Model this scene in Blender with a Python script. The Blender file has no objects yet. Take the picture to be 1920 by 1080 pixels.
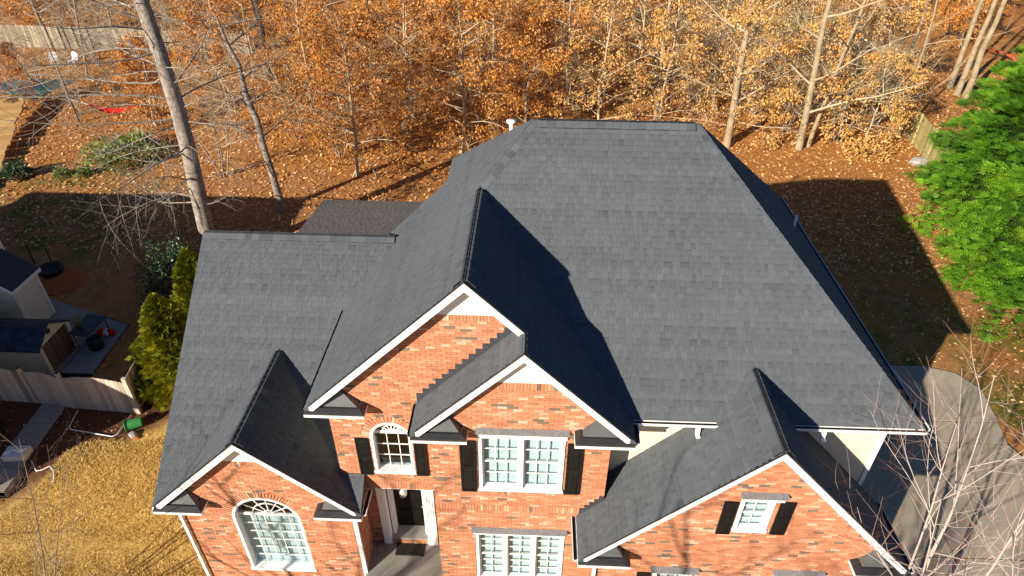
import bpy, math, random
import numpy as np
from mathutils import Vector, Matrix

random.seed(7); RNG = np.random.default_rng(11)
S = bpy.context.scene
COL = S.collection
PI = math.pi

# ------------------------------------------------------------------ camera
CAM = np.array((0.062, -9.669, 16.258)); PITCH, YAW, ROLL, FPX = -35.637, -1.895, 0.466, 1222.6
_a, _b, _c = (math.radians(v) for v in (PITCH, YAW, ROLL))
_f = np.array((math.sin(_b)*math.cos(_a), math.cos(_b)*math.cos(_a), math.sin(_a)))
_r0 = np.array((math.cos(_b), -math.sin(_b), 0.0)); _u0 = np.cross(_r0, _f)
_r = _r0*math.cos(_c) + _u0*math.sin(_c); _u = -_r0*math.sin(_c) + _u0*math.cos(_c)
cd = bpy.data.cameras.new('camera'); cam = bpy.data.objects.new('camera', cd); COL.objects.link(cam)
cd.sensor_width = 36.0; cd.lens = FPX/1920*36.0; cd.clip_start = 0.1; cd.clip_end = 2000
cam.matrix_world = Matrix(((_r[0], _u[0], -_f[0], CAM[0]), (_r[1], _u[1], -_f[1], CAM[1]), (_r[2], _u[2], -_f[2], CAM[2]), (0, 0, 0, 1)))
S.camera = cam

def project(P):
    d = np.asarray(P, float) - CAM
    z = d @ _f
    return 960 + FPX*(d @ _r)/z, 540 - FPX*(d @ _u)/z, z

# ------------------------------------------------------------------ world, sun, exposure
SUNV = Vector((-1.518, -1.829, 1.0)).normalized()          # towards the sun
SUN_EL = math.asin(SUNV.z); SUN_AZ = math.atan2(SUNV.x, SUNV.y)
W = bpy.data.worlds.new('World'); S.world = W; W.use_nodes = True
nt = W.node_tree; nt.nodes.clear()
sky = nt.nodes.new('ShaderNodeTexSky'); sky.sky_type = 'NISHITA'; sky.sun_disc = False
sky.sun_elevation = SUN_EL; sky.sun_rotation = SUN_AZ % (2*PI); sky.air_density = 0.85; sky.dust_density = 0.2; sky.ozone_density = 7.0
bg = nt.nodes.new('ShaderNodeBackground'); bg.inputs['Strength'].default_value = 0.05
wo = nt.nodes.new('ShaderNodeOutputWorld')
nt.links.new(sky.outputs[0], bg.inputs[0]); nt.links.new(bg.outputs[0], wo.inputs[0])
sl = bpy.data.lights.new('sun', 'SUN'); sl.energy = 5.0; sl.angle = math.radians(0.55); sl.color = (1.0, 0.90, 0.76)
so = bpy.data.objects.new('sun', sl); COL.objects.link(so)
so.rotation_euler = SUNV.to_track_quat('Z', 'Y').to_euler(); so.location = (-60, -70, 60)
S.view_settings.view_transform = 'Standard'; S.view_settings.look = 'None'
S.view_settings.exposure = 0.92; S.view_settings.gamma = 1.0
try: S.view_settings.use_curve_mapping = False
except Exception: pass
S.cycles.max_bounces = 6; S.cycles.transparent_max_bounces = 12; S.cycles.use_denoising = True

# ------------------------------------------------------------------ materials
MATS = {}
def mat(name, cols, tint=1.0, noise=None, bump=None, rough=0.8, spec=0.3, trans=0.0, space='Generated', extra=None, metal=0.0):
    """cols: list of (pos, rgb) ramp; the ramp is driven by the piece tint and by noise layers [(scale, amount), ...]"""
    m = bpy.data.materials.new(name); m.use_nodes = True
    t = m.node_tree; n = t.nodes; L = t.links
    b = n['Principled BSDF']; b.inputs['Roughness'].default_value = rough
    b.inputs['Specular IOR Level'].default_value = spec; b.inputs['Metallic'].default_value = metal
    geo = n.new('ShaderNodeNewGeometry')
    acc = None
    if tint:
        at = n.new('ShaderNodeAttribute'); at.attribute_name = 'tint'
        mm = n.new('ShaderNodeMath'); mm.operation = 'MULTIPLY'; mm.inputs[1].default_value = tint
        L.new(at.outputs['Fac'], mm.inputs[0]); acc = mm.outputs[0]
    for sc, am in (noise or []):
        nz = n.new('ShaderNodeTexNoise'); nz.inputs['Scale'].default_value = sc; nz.inputs['Detail'].default_value = 4
        L.new(geo.outputs['Position'], nz.inputs['Vector'])
        ma = n.new('ShaderNodeMath'); ma.operation = 'MULTIPLY_ADD'; ma.inputs[1].default_value = am*2; ma.inputs[2].default_value = -am if acc is not None else 0.5-am
        L.new(nz.outputs['Fac'], ma.inputs[0])
        if acc is None: acc = ma.outputs[0]
        else:
            ad = n.new('ShaderNodeMath'); ad.operation = 'ADD'; L.new(acc, ad.inputs[0]); L.new(ma.outputs[0], ad.inputs[1]); acc = ad.outputs[0]
    if acc is None or len(cols) == 1:
        b.inputs['Base Color'].default_value = (*cols[0][1], 1); colout = None
    else:
        cr = n.new('ShaderNodeValToRGB'); el = cr.color_ramp.elements
        while len(el) < len(cols): el.new(0.5)
        for e, (p_, c_) in zip(el, cols): e.position = p_; e.color = (*c_, 1)
        L.new(acc, cr.inputs[0]); L.new(cr.outputs[0], b.inputs['Base Color']); colout = cr.outputs[0]
    if bump:
        nz = n.new('ShaderNodeTexNoise'); nz.inputs['Scale'].default_value = bump[0]; nz.inputs['Detail'].default_value = 5
        L.new(geo.outputs['Position'], nz.inputs['Vector'])
        bp = n.new('ShaderNodeBump'); bp.inputs['Strength'].default_value = bump[1]; bp.inputs['Distance'].default_value = bump[2] if len(bump) > 2 else 0.02
        L.new(nz.outputs['Fac'], bp.inputs['Height']); L.new(bp.outputs[0], b.inputs['Normal'])
    if trans:
        tr = n.new('ShaderNodeBsdfTranslucent'); mx = n.new('ShaderNodeMixShader'); mx.inputs[0].default_value = trans
        if colout is not None: L.new(colout, tr.inputs[0])
        else: tr.inputs[0].default_value = (*cols[0][1], 1)
        L.new(b.outputs[0], mx.inputs[1]); L.new(tr.outputs[0], mx.inputs[2]); L.new(mx.outputs[0], n['Material Output'].inputs[0])
    MATS[name] = m
    return m

def solid(name, rgb, rough=0.7, spec=0.3, var=0.12, sc=3.0, bump=None, metal=0.0):
    lo = tuple(c*(1-var) for c in rgb); hi = tuple(min(1, c*(1+var)) for c in rgb)
    return mat(name, [(0.2, lo), (0.8, hi)], tint=0, noise=[(sc, 0.35), (sc*9, 0.2)], bump=bump, rough=rough, spec=spec, metal=metal)

mat('shingle', [(0.0, (.037, .043, .051)), (.3, (.080, .088, .098)), (.62, (.106, .116, .126)), (.85, (.122, .123, .126)), (1, (.158, .167, .176))],
    tint=.75, noise=[(.45, .12), (2.2, .06), (140, .17)], bump=(220, .5, .004), rough=.92, spec=.12)
mat('shingle_brown', [(0, (.085, .078, .074)), (1, (.185, .168, .158))], tint=.8, noise=[(3, .2), (90, .2)], rough=.95, spec=.1)
mat('brick', [(0, (.13, .115, .085)), (.08, (.19, .155, .11)), (.14, (.35, .135, .068)), (.45, (.465, .200, .108)), (.70, (.54, .268, .158)), (.84, (.62, .39, .27)), (1, (.67, .53, .42))],
    tint=.9, noise=[(.8, .12), (70, .13)], bump=(130, .6, .004), rough=.9, spec=.15)
mat('mortar', [(.2, (.46, .37, .27)), (.8, (.60, .50, .38))], tint=0, noise=[(2, .3), (80, .3)], bump=(150, .5, .004), rough=.95, spec=.1)
mat('brick_side', [(.2, (.33, .11, .05)), (.8, (.50, .2, .1))], tint=0, noise=[(2, .2), (12, .3)], rough=.95, spec=.1)
solid('white_paint', (.80, .79, .77), .5, .4, .05, 2)
solid('cream_siding', (.66, .58, .42), .6, .3, .05, 2)
solid('dark_metal', (.022, .023, .026), .45, .5, .3, 3, metal=.0)
solid('grey_metal', (.085, .09, .092), .5, .5, .3, 3)
solid('black_shutter', (.006, .006, .007), .5, .3, .25, 4)
solid('black_vent', (.010, .010, .011), .8, .2, .3, 30)
solid('soffit', (.62, .58, .56), .7, .2, .04, 3)
solid('door_black', (.008, .006, .006), .5, .15, .3, 4)
solid('dark_room', (.014, .015, .016), .9, .1, .3, 2)
solid('blind', (.56, .60, .64), .7, .2, .05, 4)
solid('lead', (.17, .175, .18), .55, .4, .45, 18)
solid('flashing', (.045, .048, .054), .5, .45, .4, 18)
solid('concrete', (.25, .24, .22), .9, .2, .16, 1.3, bump=(60, .3, .004))
solid('drive_concrete', (.36, .315, .235), .9, .2, .22, .4, bump=(50, .3, .004))
solid('porch_concrete', (.24, .235, .2), .9, .2, .12, 2)
solid('mat_rubber', (.012, .011, .010), .9, .1, .3, 10)
solid('iron', (.02, .018, .016), .6, .4, .3, 10)
solid('brass', (.6, .45, .2), .3, .6, .1, 10, metal=1.0)
solid('pvc', (.80, .80, .82), .4, .4, .04, 5)
solid('glass_lamp', (.5, .5, .48), .2, .6, .05, 5)

def glass():
    m = bpy.data.materials.new('window_glass'); m.use_nodes = True; t = m.node_tree; n = t.nodes; L = t.links
    n.remove(n['Principled BSDF'])
    tr = n.new('ShaderNodeBsdfTransparent'); tr.inputs[0].default_value = (.86, .92, .92, 1)
    gl = n.new('ShaderNodeBsdfGlossy'); gl.inputs['Roughness'].default_value = .02
    lw = n.new('ShaderNodeLayerWeight'); pw = n.new('ShaderNodeMath'); pw.operation = 'POWER'; pw.inputs[1].default_value = 5; L.new(lw.outputs['Facing'], pw.inputs[0])
    fr = n.new('ShaderNodeMath'); fr.operation = 'MULTIPLY_ADD'; fr.inputs[1].default_value = .9; fr.inputs[2].default_value = .035; L.new(pw.outputs[0], fr.inputs[0])
    mx = n.new('ShaderNodeMixShader'); L.new(fr.outputs[0], mx.inputs[0]); L.new(tr.outputs[0], mx.inputs[1]); L.new(gl.outputs[0], mx.inputs[2])
    L.new(mx.outputs[0], n['Material Output'].inputs[0]); MATS['window_glass'] = m
glass()

# ------------------------------------------------------------------ mesh helpers
def link(o, parent=None):
    COL.objects.link(o)
    if parent is not None: o.parent = parent
    return o

def set_tint(me, tints):
    a = me.attributes.new('tint', 'FLOAT', 'FACE')
    a.data.foreach_set('value', np.asarray(tints, np.float32))

class MB:
    def __init__(s): s.v = []; s.f = []; s.t = []
    def face(s, pts, t=.5):
        n = len(s.v); s.v.extend([tuple(p) for p in pts]); s.f.append(tuple(range(n, n+len(pts)))); s.t.append(t)
    def raw(s, vs, fs, t=.5):
        n = len(s.v); s.v.extend([tuple(p) for p in vs])
        for f in fs: s.f.append(tuple(i+n for i in f)); s.t.append(t)
    def box(s, x0, x1, y0, y1, z0, z1, t=.5):
        s.raw([(x0,y0,z0),(x1,y0,z0),(x1,y1,z0),(x0,y1,z0),(x0,y0,z1),(x1,y0,z1),(x1,y1,z1),(x0,y1,z1)],
              [(0,3,2,1),(4,5,6,7),(0,1,5,4),(1,2,6,5),(2,3,7,6),(3,0,4,7)], t)
    def obox(s, c, ax, ay, az, t=.5):
        c, ax, ay, az = (np.array(q, float) for q in (c, ax, ay, az))
        vs = [c+sx*ax+sy*ay+sz*az for sz in (-1,1) for sx, sy in ((-1,-1),(1,-1),(1,1),(-1,1))]
        s.raw(vs, [(0,3,2,1),(4,5,6,7),(0,1,5,4),(1,2,6,5),(2,3,7,6),(3,0,4,7)], t)
    def bar(s, a, b, w, h, up=(0,0,1), t=.5):
        """a rectangular bar from a to b, w across, h along 'up'"""
        a, b, up = (np.array(q, float) for q in (a, b, up)); d = b-a; l = np.linalg.norm(d); d = d/l
        sd = np.cross(d, up); k = np.linalg.norm(sd)
        if k < 1e-6: sd = np.cross(d, (1,0,0)); k = np.linalg.norm(sd)
        sd /= k; u2 = np.cross(sd, d)
        s.obox((a+b)/2, d*l/2, sd*w/2, u2*h/2, t)
    def tube(s, pts, rad, n=6, t=.5, cap=True):
        pts = [np.array(p, float) for p in pts]; m = len(pts); base = len(s.v)
        ref = None
        for i, p in enumerate(pts):
            d = pts[min(i+1, m-1)]-pts[max(i-1, 0)]; d = d/(np.linalg.norm(d)+1e-9)
            if ref is None:
                ref = np.cross(d, (0,0,1.0)) if abs(d[2]) < .95 else np.cross(d, (1.0,0,0))
            ref = ref - d*(ref @ d); ref /= (np.linalg.norm(ref)+1e-9); o = np.cross(d, ref)
            for k in range(n):
                a = 2*PI*k/n; q = p+rad[i]*(math.cos(a)*ref+math.sin(a)*o); s.v.append(tuple(q))
        for i in range(m-1):
            for k in range(n):
                k2 = (k+1) % n
                s.f.append((base+i*n+k, base+i*n+k2, base+(i+1)*n+k2, base+(i+1)*n+k)); s.t.append(t)
        if cap:
            s.f.append(tuple(base+k for k in range(n))[::-1]); s.t.append(t)
            s.f.append(tuple(base+(m-1)*n+k for k in range(n))); s.t.append(t)
    def lathe(s, c, prof, n=16, t=.5):
        """prof: (radius, z) pairs"""
        base = len(s.v); m = len(prof)
        for r_, z_ in prof:
            for k in range(n): s.v.append((c[0]+r_*math.cos(2*PI*k/n), c[1]+r_*math.sin(2*PI*k/n), c[2]+z_))
        for i in range(m-1):
            for k in range(n):
                k2 = (k+1) % n; s.f.append((base+i*n+k, base+i*n+k2, base+(i+1)*n+k2, base+(i+1)*n+k)); s.t.append(t)
        s.f.append(tuple(base+k for k in range(n))[::-1]); s.t.append(t)
        s.f.append(tuple(base+(m-1)*n+k for k in range(n))); s.t.append(t)
    def slab(s, pts, down, t=.5):
        """polygon extruded by vector 'down'"""
        n = len(pts); p2 = [tuple(np.array(p)+np.array(down)) for p in pts]; b = len(s.v)
        s.v.extend([tuple(p) for p in pts]); s.v.extend(p2)
        s.f.append(tuple(range(b, b+n))); s.t.append(t); s.f.append(tuple(range(b+2*n-1, b+n-1, -1))); s.t.append(t)
        for i in range(n):
            j = (i+1) % n; s.f.append((b+i, b+n+i, b+n+j, b+j)); s.t.append(t)
    def build(s, name, m, parent=None, smooth=False):
        me = bpy.data.meshes.new(name); me.from_pydata(s.v, [], s.f); set_tint(me, s.t)
        me.materials.append(MATS[m] if isinstance(m, str) else m)
        if smooth: me.polygons.foreach_set('use_smooth', [True]*len(me.polygons))
        me.update()
        return link(bpy.data.objects.new(name, me), parent)

def quads_mesh(name, V, tint, m):
    """V: (N,4,3) quads -> mesh data"""
    V = np.asarray(V, np.float32); N = len(V)
    me = bpy.data.meshes.new(name)
    me.vertices.add(N*4); me.vertices.foreach_set('co', V.reshape(-1))
    me.loops.add(N*4); me.loops.foreach_set('vertex_index', np.arange(N*4, dtype=np.int32))
    me.polygons.add(N); me.polygons.foreach_set('loop_start', np.arange(0, N*4, 4, dtype=np.int32))
    me.polygons.foreach_set('loop_total', np.full(N, 4, np.int32))
    me.update(calc_edges=True); set_tint(me, tint); me.materials.append(MATS[m])
    return me

def empty(name, loc=(0,0,0), rz=0.0):
    o = bpy.data.objects.new(name, None); COL.objects.link(o); o.location = loc; o.rotation_euler = (0,0,rz); o.empty_display_size = .2
    return o
def tag(o, label, cat, group=None):
    o['label'] = label; o['category'] = cat
    if group: o['group'] = group
    return o
def struct(o, kind='structure', label=None, cat=None):
    o['kind'] = kind
    if label: o['label'] = label
    if cat: o['category'] = cat
    return o
def smooth01(t): t = np.clip(t, 0, 1); return t*t*(3-2*t)
def H(x, y):
    """height of the ground"""
    x = np.asarray(x, float); y = np.asarray(y, float)
    dip = -0.55*smooth01((3.6-y)/3.5)*smooth01((7-x)/2.0)*smooth01((x+26)/8)
    return dip
def h(x, y): return float(H(x, y))
# ------------------------------------------------------------------ ground
def grid_mesh(name, xs, ys, zf, m):
    X, Y = np.meshgrid(xs, ys); Z = zf(X, Y); nx, ny = len(xs), len(ys)
    me = bpy.data.meshes.new(name)
    idx = np.arange(nx*ny).reshape(ny, nx)
    q = np.stack([idx[:-1,:-1], idx[:-1,1:], idx[1:,1:], idx[1:,:-1]], -1).reshape(-1, 4)
    me.from_pydata(np.stack([X,Y,Z], -1).reshape(-1,3).tolist(), [], q.tolist()); me.materials.append(MATS[m]); me.update()
    me.polygons.foreach_set('use_smooth', [True]*len(me.polygons))
    return link(bpy.data.objects.new(name, me))

def ground_material():
    m = bpy.data.materials.new('yard_ground'); m.use_nodes = True; t = m.node_tree; n = t.nodes; L = t.links
    b = n['Principled BSDF']; b.inputs['Roughness'].default_value = .95; b.inputs['Specular IOR Level'].default_value = .1
    geo = n.new('ShaderNodeNewGeometry'); sep = n.new('ShaderNodeSeparateXYZ'); L.new(geo.outputs['Position'], sep.inputs[0])
    def noise(sc, det=5, rough=.6):
        z = n.new('ShaderNodeTexNoise'); z.inputs['Scale'].default_value = sc; z.inputs['Detail'].default_value = det; z.inputs['Roughness'].default_value = rough
        L.new(geo.outputs['Position'], z.inputs['Vector']); return z.outputs['Fac']
    def ramp(fac, cols):
        r = n.new('ShaderNodeValToRGB'); el = r.color_ramp.elements
        while len(el) < len(cols): el.new(.5)
        for e, (p_, c_) in zip(el, cols): e.position = p_; e.color = (*c_, 1)
        L.new(fac, r.inputs[0]); return r.outputs[0]
    def math_(op, a, b_, c_=None):
        q = n.new('ShaderNodeMath'); q.operation = op
        for i, v in enumerate((a, b_, c_)):
            if v is None: continue
            if isinstance(v, (int, float)): q.inputs[i].default_value = v
            else: L.new(v, q.inputs[i])
        return q.outputs[0]
    def mixc(fac, a, b_):
        q = n.new('ShaderNodeMix'); q.data_type = 'RGBA'; L.new(fac, q.inputs[0]); L.new(a, q.inputs[6]); L.new(b_, q.inputs[7]); return q.outputs[2]
    def step(v, lo, hi):
        q = n.new('ShaderNodeMapRange'); q.interpolation_type = 'SMOOTHSTEP'; q.inputs[1].default_value = lo; q.inputs[2].default_value = hi; L.new(v, q.inputs[0]); return q.outputs[0]
    # leaf litter, bare clay, dormant grass, green grass
    litter = ramp(noise(11, 6, .75), [(.30, (.13, .042, .012)), (.42, (.28, .10, .024)), (.53, (.43, .19, .05)), (.68, (.56, .31, .11))])
    clay = ramp(noise(2.2, 6), [(.3, (.23, .095, .036)), (.55, (.38, .19, .08)), (.75, (.50, .30, .14))])
    dorm = ramp(noise(7, 6, .7), [(.3, (.32, .185, .05)), (.5, (.52, .345, .10)), (.7, (.64, .46, .17))])
    mulch = ramp(noise(9, 6, .7), [(.3, (.05, .018, .012)), (.6, (.13, .055, .03)), (.75, (.25, .13, .06))])
    green = ramp(noise(5, 5), [(.3, (.05, .06, .014)), (.7, (.22, .20, .04))])
    x, y = sep.outputs[0], sep.outputs[1]
    wob = math_('MULTIPLY_ADD', noise(.25, 3), 7.0, -3.5); wob2 = math_('MULTIPLY_ADD', noise(.9, 3), 2.0, -1.0)
    xw = math_('ADD', x, wob2); yw = math_('ADD', y, wob)
    # patchy mix of clay and litter everywhere behind the house, more litter into the wood
    back = step(yw, 19.0, 26.0)
    patch = math_('MULTIPLY', step(noise(.55, 4), .42, .62), .8)
    base = mixc(math_('MAXIMUM', back, patch), clay, litter)
    base = mixc(math_('MULTIPLY', math_('MULTIPLY', step(xw, 7.0, 10.0), step(yw, 16.0, 9.0)), step(noise(.5, 4), .4, .66)), base, green)   # thin grass in the right yard
    base = mixc(math_('MULTIPLY', math_('MULTIPLY', step(xw, -17.0, -20.0), step(yw, 12.0, 16.0)), math_('MULTIPLY', step(yw, 25.0, 19.0), step(noise(.8, 4), .42, .6))), base, green)
    # lawn front-left: the line runs from the bed by the walk to the fence corner
    ln = math_('ADD', math_('SUBTRACT', math_('MULTIPLY', x, .9), y), math_('ADD', 15.7, math_('MULTIPLY', wob2, .8)))
    lawn = math_('MULTIPLY', step(ln, -.5, 1.0), step(math_('ADD', y, wob2), 7.5, 6.0))
    lawn = math_('MULTIPLY', lawn, step(xw, 6.0, 4.0))
    bed = math_('MULTIPLY', step(math_('ADD', y, 0.0), 6.2, 5.4), step(xw, 4.0, 2.0))
    base = mixc(bed, base, mulch); base = mixc(lawn, base, dorm)
    L.new(base, b.inputs['Base Color'])
    bp = n.new('ShaderNodeBump'); bp.inputs['Strength'].default_value = .8; bp.inputs['Distance'].default_value = .06
    L.new(noise(9, 6, .7), bp.inputs['Height']); L.new(bp.outputs[0], b.inputs['Normal'])
    MATS['yard_ground'] = m
ground_material()
xs = np.concatenate([np.linspace(-600, -70, 12), np.linspace(-66, 66, 133), np.linspace(70, 600, 12)])
ys = np.concatenate([np.linspace(-300, -24, 8), np.linspace(-20, 90, 111), np.linspace(96, 900, 14)])
ground = grid_mesh('ground', xs, ys, H, 'yard_ground'); struct(ground)

def sheet(name, pts, z0, thick, m, parent=None, t=.5):
    b = MB(); b.slab([(x, y, z0) for x, y in pts], (0,0,-thick), t); return b.build(name, m, parent)

# driveway of poured concrete panels, joints between them
dv = sheet('driveway', [(8.0,9.0),(8.0,-14),(17.2,-14),(17.2,1.0),(15.6,5.2),(16.1,7.6),(15.6,8.4),(14.6,8.75)], .02, .3, 'black_vent'); struct(dv)
panels = [[(8.0,5.98),(15.83,6.03),(16.1,7.6),(15.6,8.4),(14.6,8.72),(8.0,8.66)],
          [(8.0,5.1),(11.70,5.1),(12.55,5.95),(8.0,5.95)], [(11.74,5.08),(15.58,5.08),(15.8,5.99),(12.6,5.96)],
          [(8.0,.95),(11.87,.95),(11.68,5.06),(8.0,5.06)], [(11.91,.95),(17.15,.95),(15.57,5.04),(11.72,5.04)],
          [(8.0,-3.2),(12.05,-3.2),(11.88,.91),(8.0,.91)], [(12.09,-3.2),(17.2,-3.2),(17.2,.91),(11.92,.91)],
          [(8.0,-14),(12.3,-14),(12.06,-3.24),(8.0,-3.24)], [(12.34,-14),(17.2,-14),(17.2,-3.24),(12.1,-3.24)]]
for p_ in panels: sheet('concrete_panel', p_, .045, .03, 'drive_concrete', dv)

pt = sheet('patio', [(-19.9,11.35),(-15.66,9.8),(-15.5,6.9),(-17.2,6.2),(-21,6.2),(-22,11.4)], .03, .3, 'black_vent'); struct(pt)
for i in range(5):
    for j in range(4):
        x0, y0 = -21.9+i*1.3, 6.3+j*1.25
        q = [(x0,y0),(x0+1.28,y0),(x0+1.28,y0+1.23),(x0,y0+1.23)]
        def lim(p): return p[0] <= -15.55 and not (p[1] > 11.35-.366*(p[0]+19.9))
        if all(lim(p) for p in q): sheet('paving_slab', q, .06, .04, 'concrete', pt)
sheet('paving_slab', [(-16.68,6.95),(-15.52,6.95),(-15.66,9.75),(-16.68,10.1)], .058, .04, 'concrete', pt)
sheet('paving_slab', [(-19.8,11.3),(-16.7,10.15),(-16.7,8.85),(-19.8,8.85)], .054, .04, 'concrete', pt)

wk = sheet('path', [(-16.38,5.5),(-15.52,5.5),(-15.30,1.9),(-16.2,1.9)], .01, .6, 'black_vent'); struct(wk)
for k in range(4):
    y1 = 5.48-k*.9; y0 = y1-.88
    xa = lambda y: -16.37+.045*(5.5-y); xb_ = lambda y: -15.53+.065*(5.5-y)
    sheet('paving_slab', [(xa(y0),y0),(xb_(y0),y0),(xb_(y1),y1),(xa(y1),y1)], .04, .4, 'concrete', wk)
# ------------------------------------------------------------------ the brick house
Z1 = 6.014; PL = .972; PM = .918; PB = .858
XL, YB, XB, ZB, YI = -4.685, -.041, -1.137, 9.463, 3.757
XMR, YM, XML, ZM = 2.304, -.646, -2.312, 8.321
XER, YR, ZR, XRL, XRR, YEB = 8.393, 4.985, 10.590, .042, 3.887, 10.315
XWL, XWR, YW, ZW, YWR, ZWR = -8.724, -3.754, -.470, 2.985, 5.104, 7.235
XS, ZS, YSI = -6.237, 5.352, 2.634; PW = (ZWR-ZW)/(YWR-YW)
XGL, XGR, YG, ZGE, XG, ZG = 1.296, 8.478, -1.470, 3.075, 4.887, 6.818
PG = (ZG-ZGE)/(XG-XGL); YGI = (ZG-Z1)/PM
WB, WM, WW, WG, WD, WF = .279, -.326, -.150, -1.150, .69, .36     # front wall planes (y)
house = empty('brick_house', (0, 2, 0))
tag(house, 'two-storey red brick house with charcoal shingle roof, white trim and front gables', 'house')
house_inv = Matrix.Translation((0, -2, 0))
def hp(o):                                   # parent to the house and keep world coordinates
    o.parent = house; o.matrix_parent_inverse = house_inv; return o
def part(b, name, m, smooth=False): return hp(b.build(name, m, None, smooth))

# --- shingled slopes
SHINGLES = []; SLOPES = []; BANDS = {}
def clip_rect(poly, u0, u1, v0, v1):
    for ax, lim, sg in ((0,u0,1),(0,u1,-1),(1,v0,1),(1,v1,-1)):
        out = []
        for i in range(len(poly)):
            a, c = poly[i-1], poly[i]; da, dc = sg*(a[ax]-lim), sg*(c[ax]-lim)
            if (da >= 0) != (dc >= 0):
                k = da/(da-dc); out.append((a[0]+k*(c[0]-a[0]), a[1]+k*(c[1]-a[1])))
            if dc >= 0: out.append(c)
        poly = out
        if len(poly) < 3: return []
    return poly
def slope(name, pts, m='shingle', tabs=True, thick=.14, label=None):
    P = [np.array(p, float) for p in pts]
    nrm = np.zeros(3)
    for i in range(len(P)): nrm += np.cross(P[i-1], P[i])
    nrm /= np.linalg.norm(nrm)
    if nrm[2] < 0: nrm = -nrm; P = P[::-1]
    b = MB(); b.slab([tuple(p) for p in P], (0,0,-thick), .3); o = part(b, name, m)
    if label: o['label'] = label
    if not tabs: return o
    u = np.cross((0,0,1.0), nrm); u /= np.linalg.norm(u); v = np.cross(nrm, u)
    if v[2] < 0: u = -u; v = -v
    O = P[0]; uv = [((p-O) @ u, (p-O) @ v) for p in P]
    umin, umax = min(q[0] for q in uv), max(q[0] for q in uv); vmin, vmax = min(q[1] for q in uv), max(q[1] for q in uv)
    e = .1435; rows = int((vmax-vmin)/e)+1; k = len(SLOPES); SLOPES.append((o, m))
    for r in range(rows):
        v0 = vmin+r*e; x = umin-random.random()*.3; hi = random.random() < .5; rt = random.uniform(-.085, .085)
        while x < umax:
            w = random.choice((.08, .095, .11, .12, .14, .17)) if hi else random.choice((.075, .085, .1, .12, .14, .19))
            if x+w > umin:
                c = clip_rect(uv, x+.0015, min(x+w, umax)-.0015, v0, min(v0+e, vmax))
                if len(c) >= 3:
                    t = min(1, max(0, (random.gauss(.59, .06) if hi else random.gauss(.51, .06))+rt))
                    hb = (.0125 if hi else .0065)+random.random()*.002
                    vs = [O+u*a+v*q+nrm*(hb+(.0025-hb)*(q-v0)/e) for a, q in c]
                    area = 0
                    full = len(c) == 4 and abs((c[2][0]-c[0][0])) > .05
                    if full:
                        pr = [project(q) for q in vs]
                        if all(20 < q[0] < 1900 and 20 < q[1] < 1060 for q in pr) and nrm @ (CAM-vs[0]) > 0:
                            area = abs(sum(pr[i-1][0]*pr[i][1]-pr[i][0]*pr[i-1][1] for i in range(4)))/2
                    SHINGLES.append((area, k, vs, nrm, t))
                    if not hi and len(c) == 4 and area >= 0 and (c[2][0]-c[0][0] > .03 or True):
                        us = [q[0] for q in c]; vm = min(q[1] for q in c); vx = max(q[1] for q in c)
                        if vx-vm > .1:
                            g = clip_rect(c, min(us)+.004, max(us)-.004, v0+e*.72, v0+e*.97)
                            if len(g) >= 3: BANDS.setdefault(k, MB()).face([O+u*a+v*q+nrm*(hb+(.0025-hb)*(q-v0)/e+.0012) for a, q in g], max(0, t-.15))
            x += w; hi = not hi if random.random() < .88 else hi
    return o

xv = XML+0
slope('roof_slope', [(XER,0,Z1),(XRR,YR,ZR),(XRL,YR,ZR),(XB,YI,ZB),(XMR,0,Z1)], label='large front slope of the main hip roof')
slope('roof_slope', [(XER,0,Z1),(XER,YEB,Z1),(XRR,YR,ZR)], label='right hip slope in shade')
yhl = YR+(ZR-8.40)/PB
slope('roof_slope', [(XRL,YR,ZR),(XRR,YR,ZR),(XER,YEB,Z1),(-2.23,YEB,Z1),(-2.23,yhl,8.40)], tabs=False)
slope('roof_slope', [(XB,YB,ZB),(XL,YB,Z1),(XL,6.05,Z1),(-2.23,6.05,8.40),(-2.23,yhl,8.40),(XRL,YR,ZR+.02),(XB,YI,ZB)], label='left slope of the tall front gable')
slope('roof_slope', [(XB,YB,ZB),(XB,YI,ZB),(XMR,0,Z1),(XMR,YM,Z1),(0,YM,ZM),(0,YB,ZM)], label='shaded right slope of the nested gables')
slope('roof_slope', [(0,YM,ZM),(0,WB-.01,ZM),(XML,WB-.01,Z1),(XML,YM,Z1)], label='left slope of the small nested gable')
zwb = lambda y: ZW+PW*(y-YW)
slope('roof_slope', [(XWL,YW,ZW),(XS,YSI,ZS),(XWR,YW,ZW),(XWR,WB-.01,zwb(WB-.01)),(-4.34,WB-.01,zwb(WB-.01)),(-4.34,3.5,zwb(3.5)),(XL,3.504,zwb(3.504)),(-3.427,YWR,ZWR),(XWL,YWR,ZWR)], label='front slope of the left wing')
slope('roof_slope', [(XWL,YWR,ZWR),(-3.427,YWR,ZWR),(-4.3,10.67,ZW),(XWL,10.67,ZW)], tabs=False)
slope('roof_slope', [(XS,YW,ZS),(XS,YSI,ZS),(XWL,YW,ZW)], label='left slope of the wing gable')
slope('roof_slope', [(XS,YW,ZS),(XS,YSI,ZS),(XWR,YW,ZW)], label='shaded right slope of the wing gable')
zgl = lambda x: ZG-PG*abs(x-XG)
xe = XG-(ZG-Z1)/PG; xe2 = XG+(ZG-Z1)/PG
slope('roof_slope', [(XG,YG,ZG),(XG,YGI,ZG),(xe,0,Z1),(xe,WF-.01,Z1),(1.9,WF-.01,zgl(1.9)),(1.9,WM-.01,zgl(1.9)),(XGL,WM-.01,ZGE),(XGL,YG,ZGE)], label='left slope of the garage gable')
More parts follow.
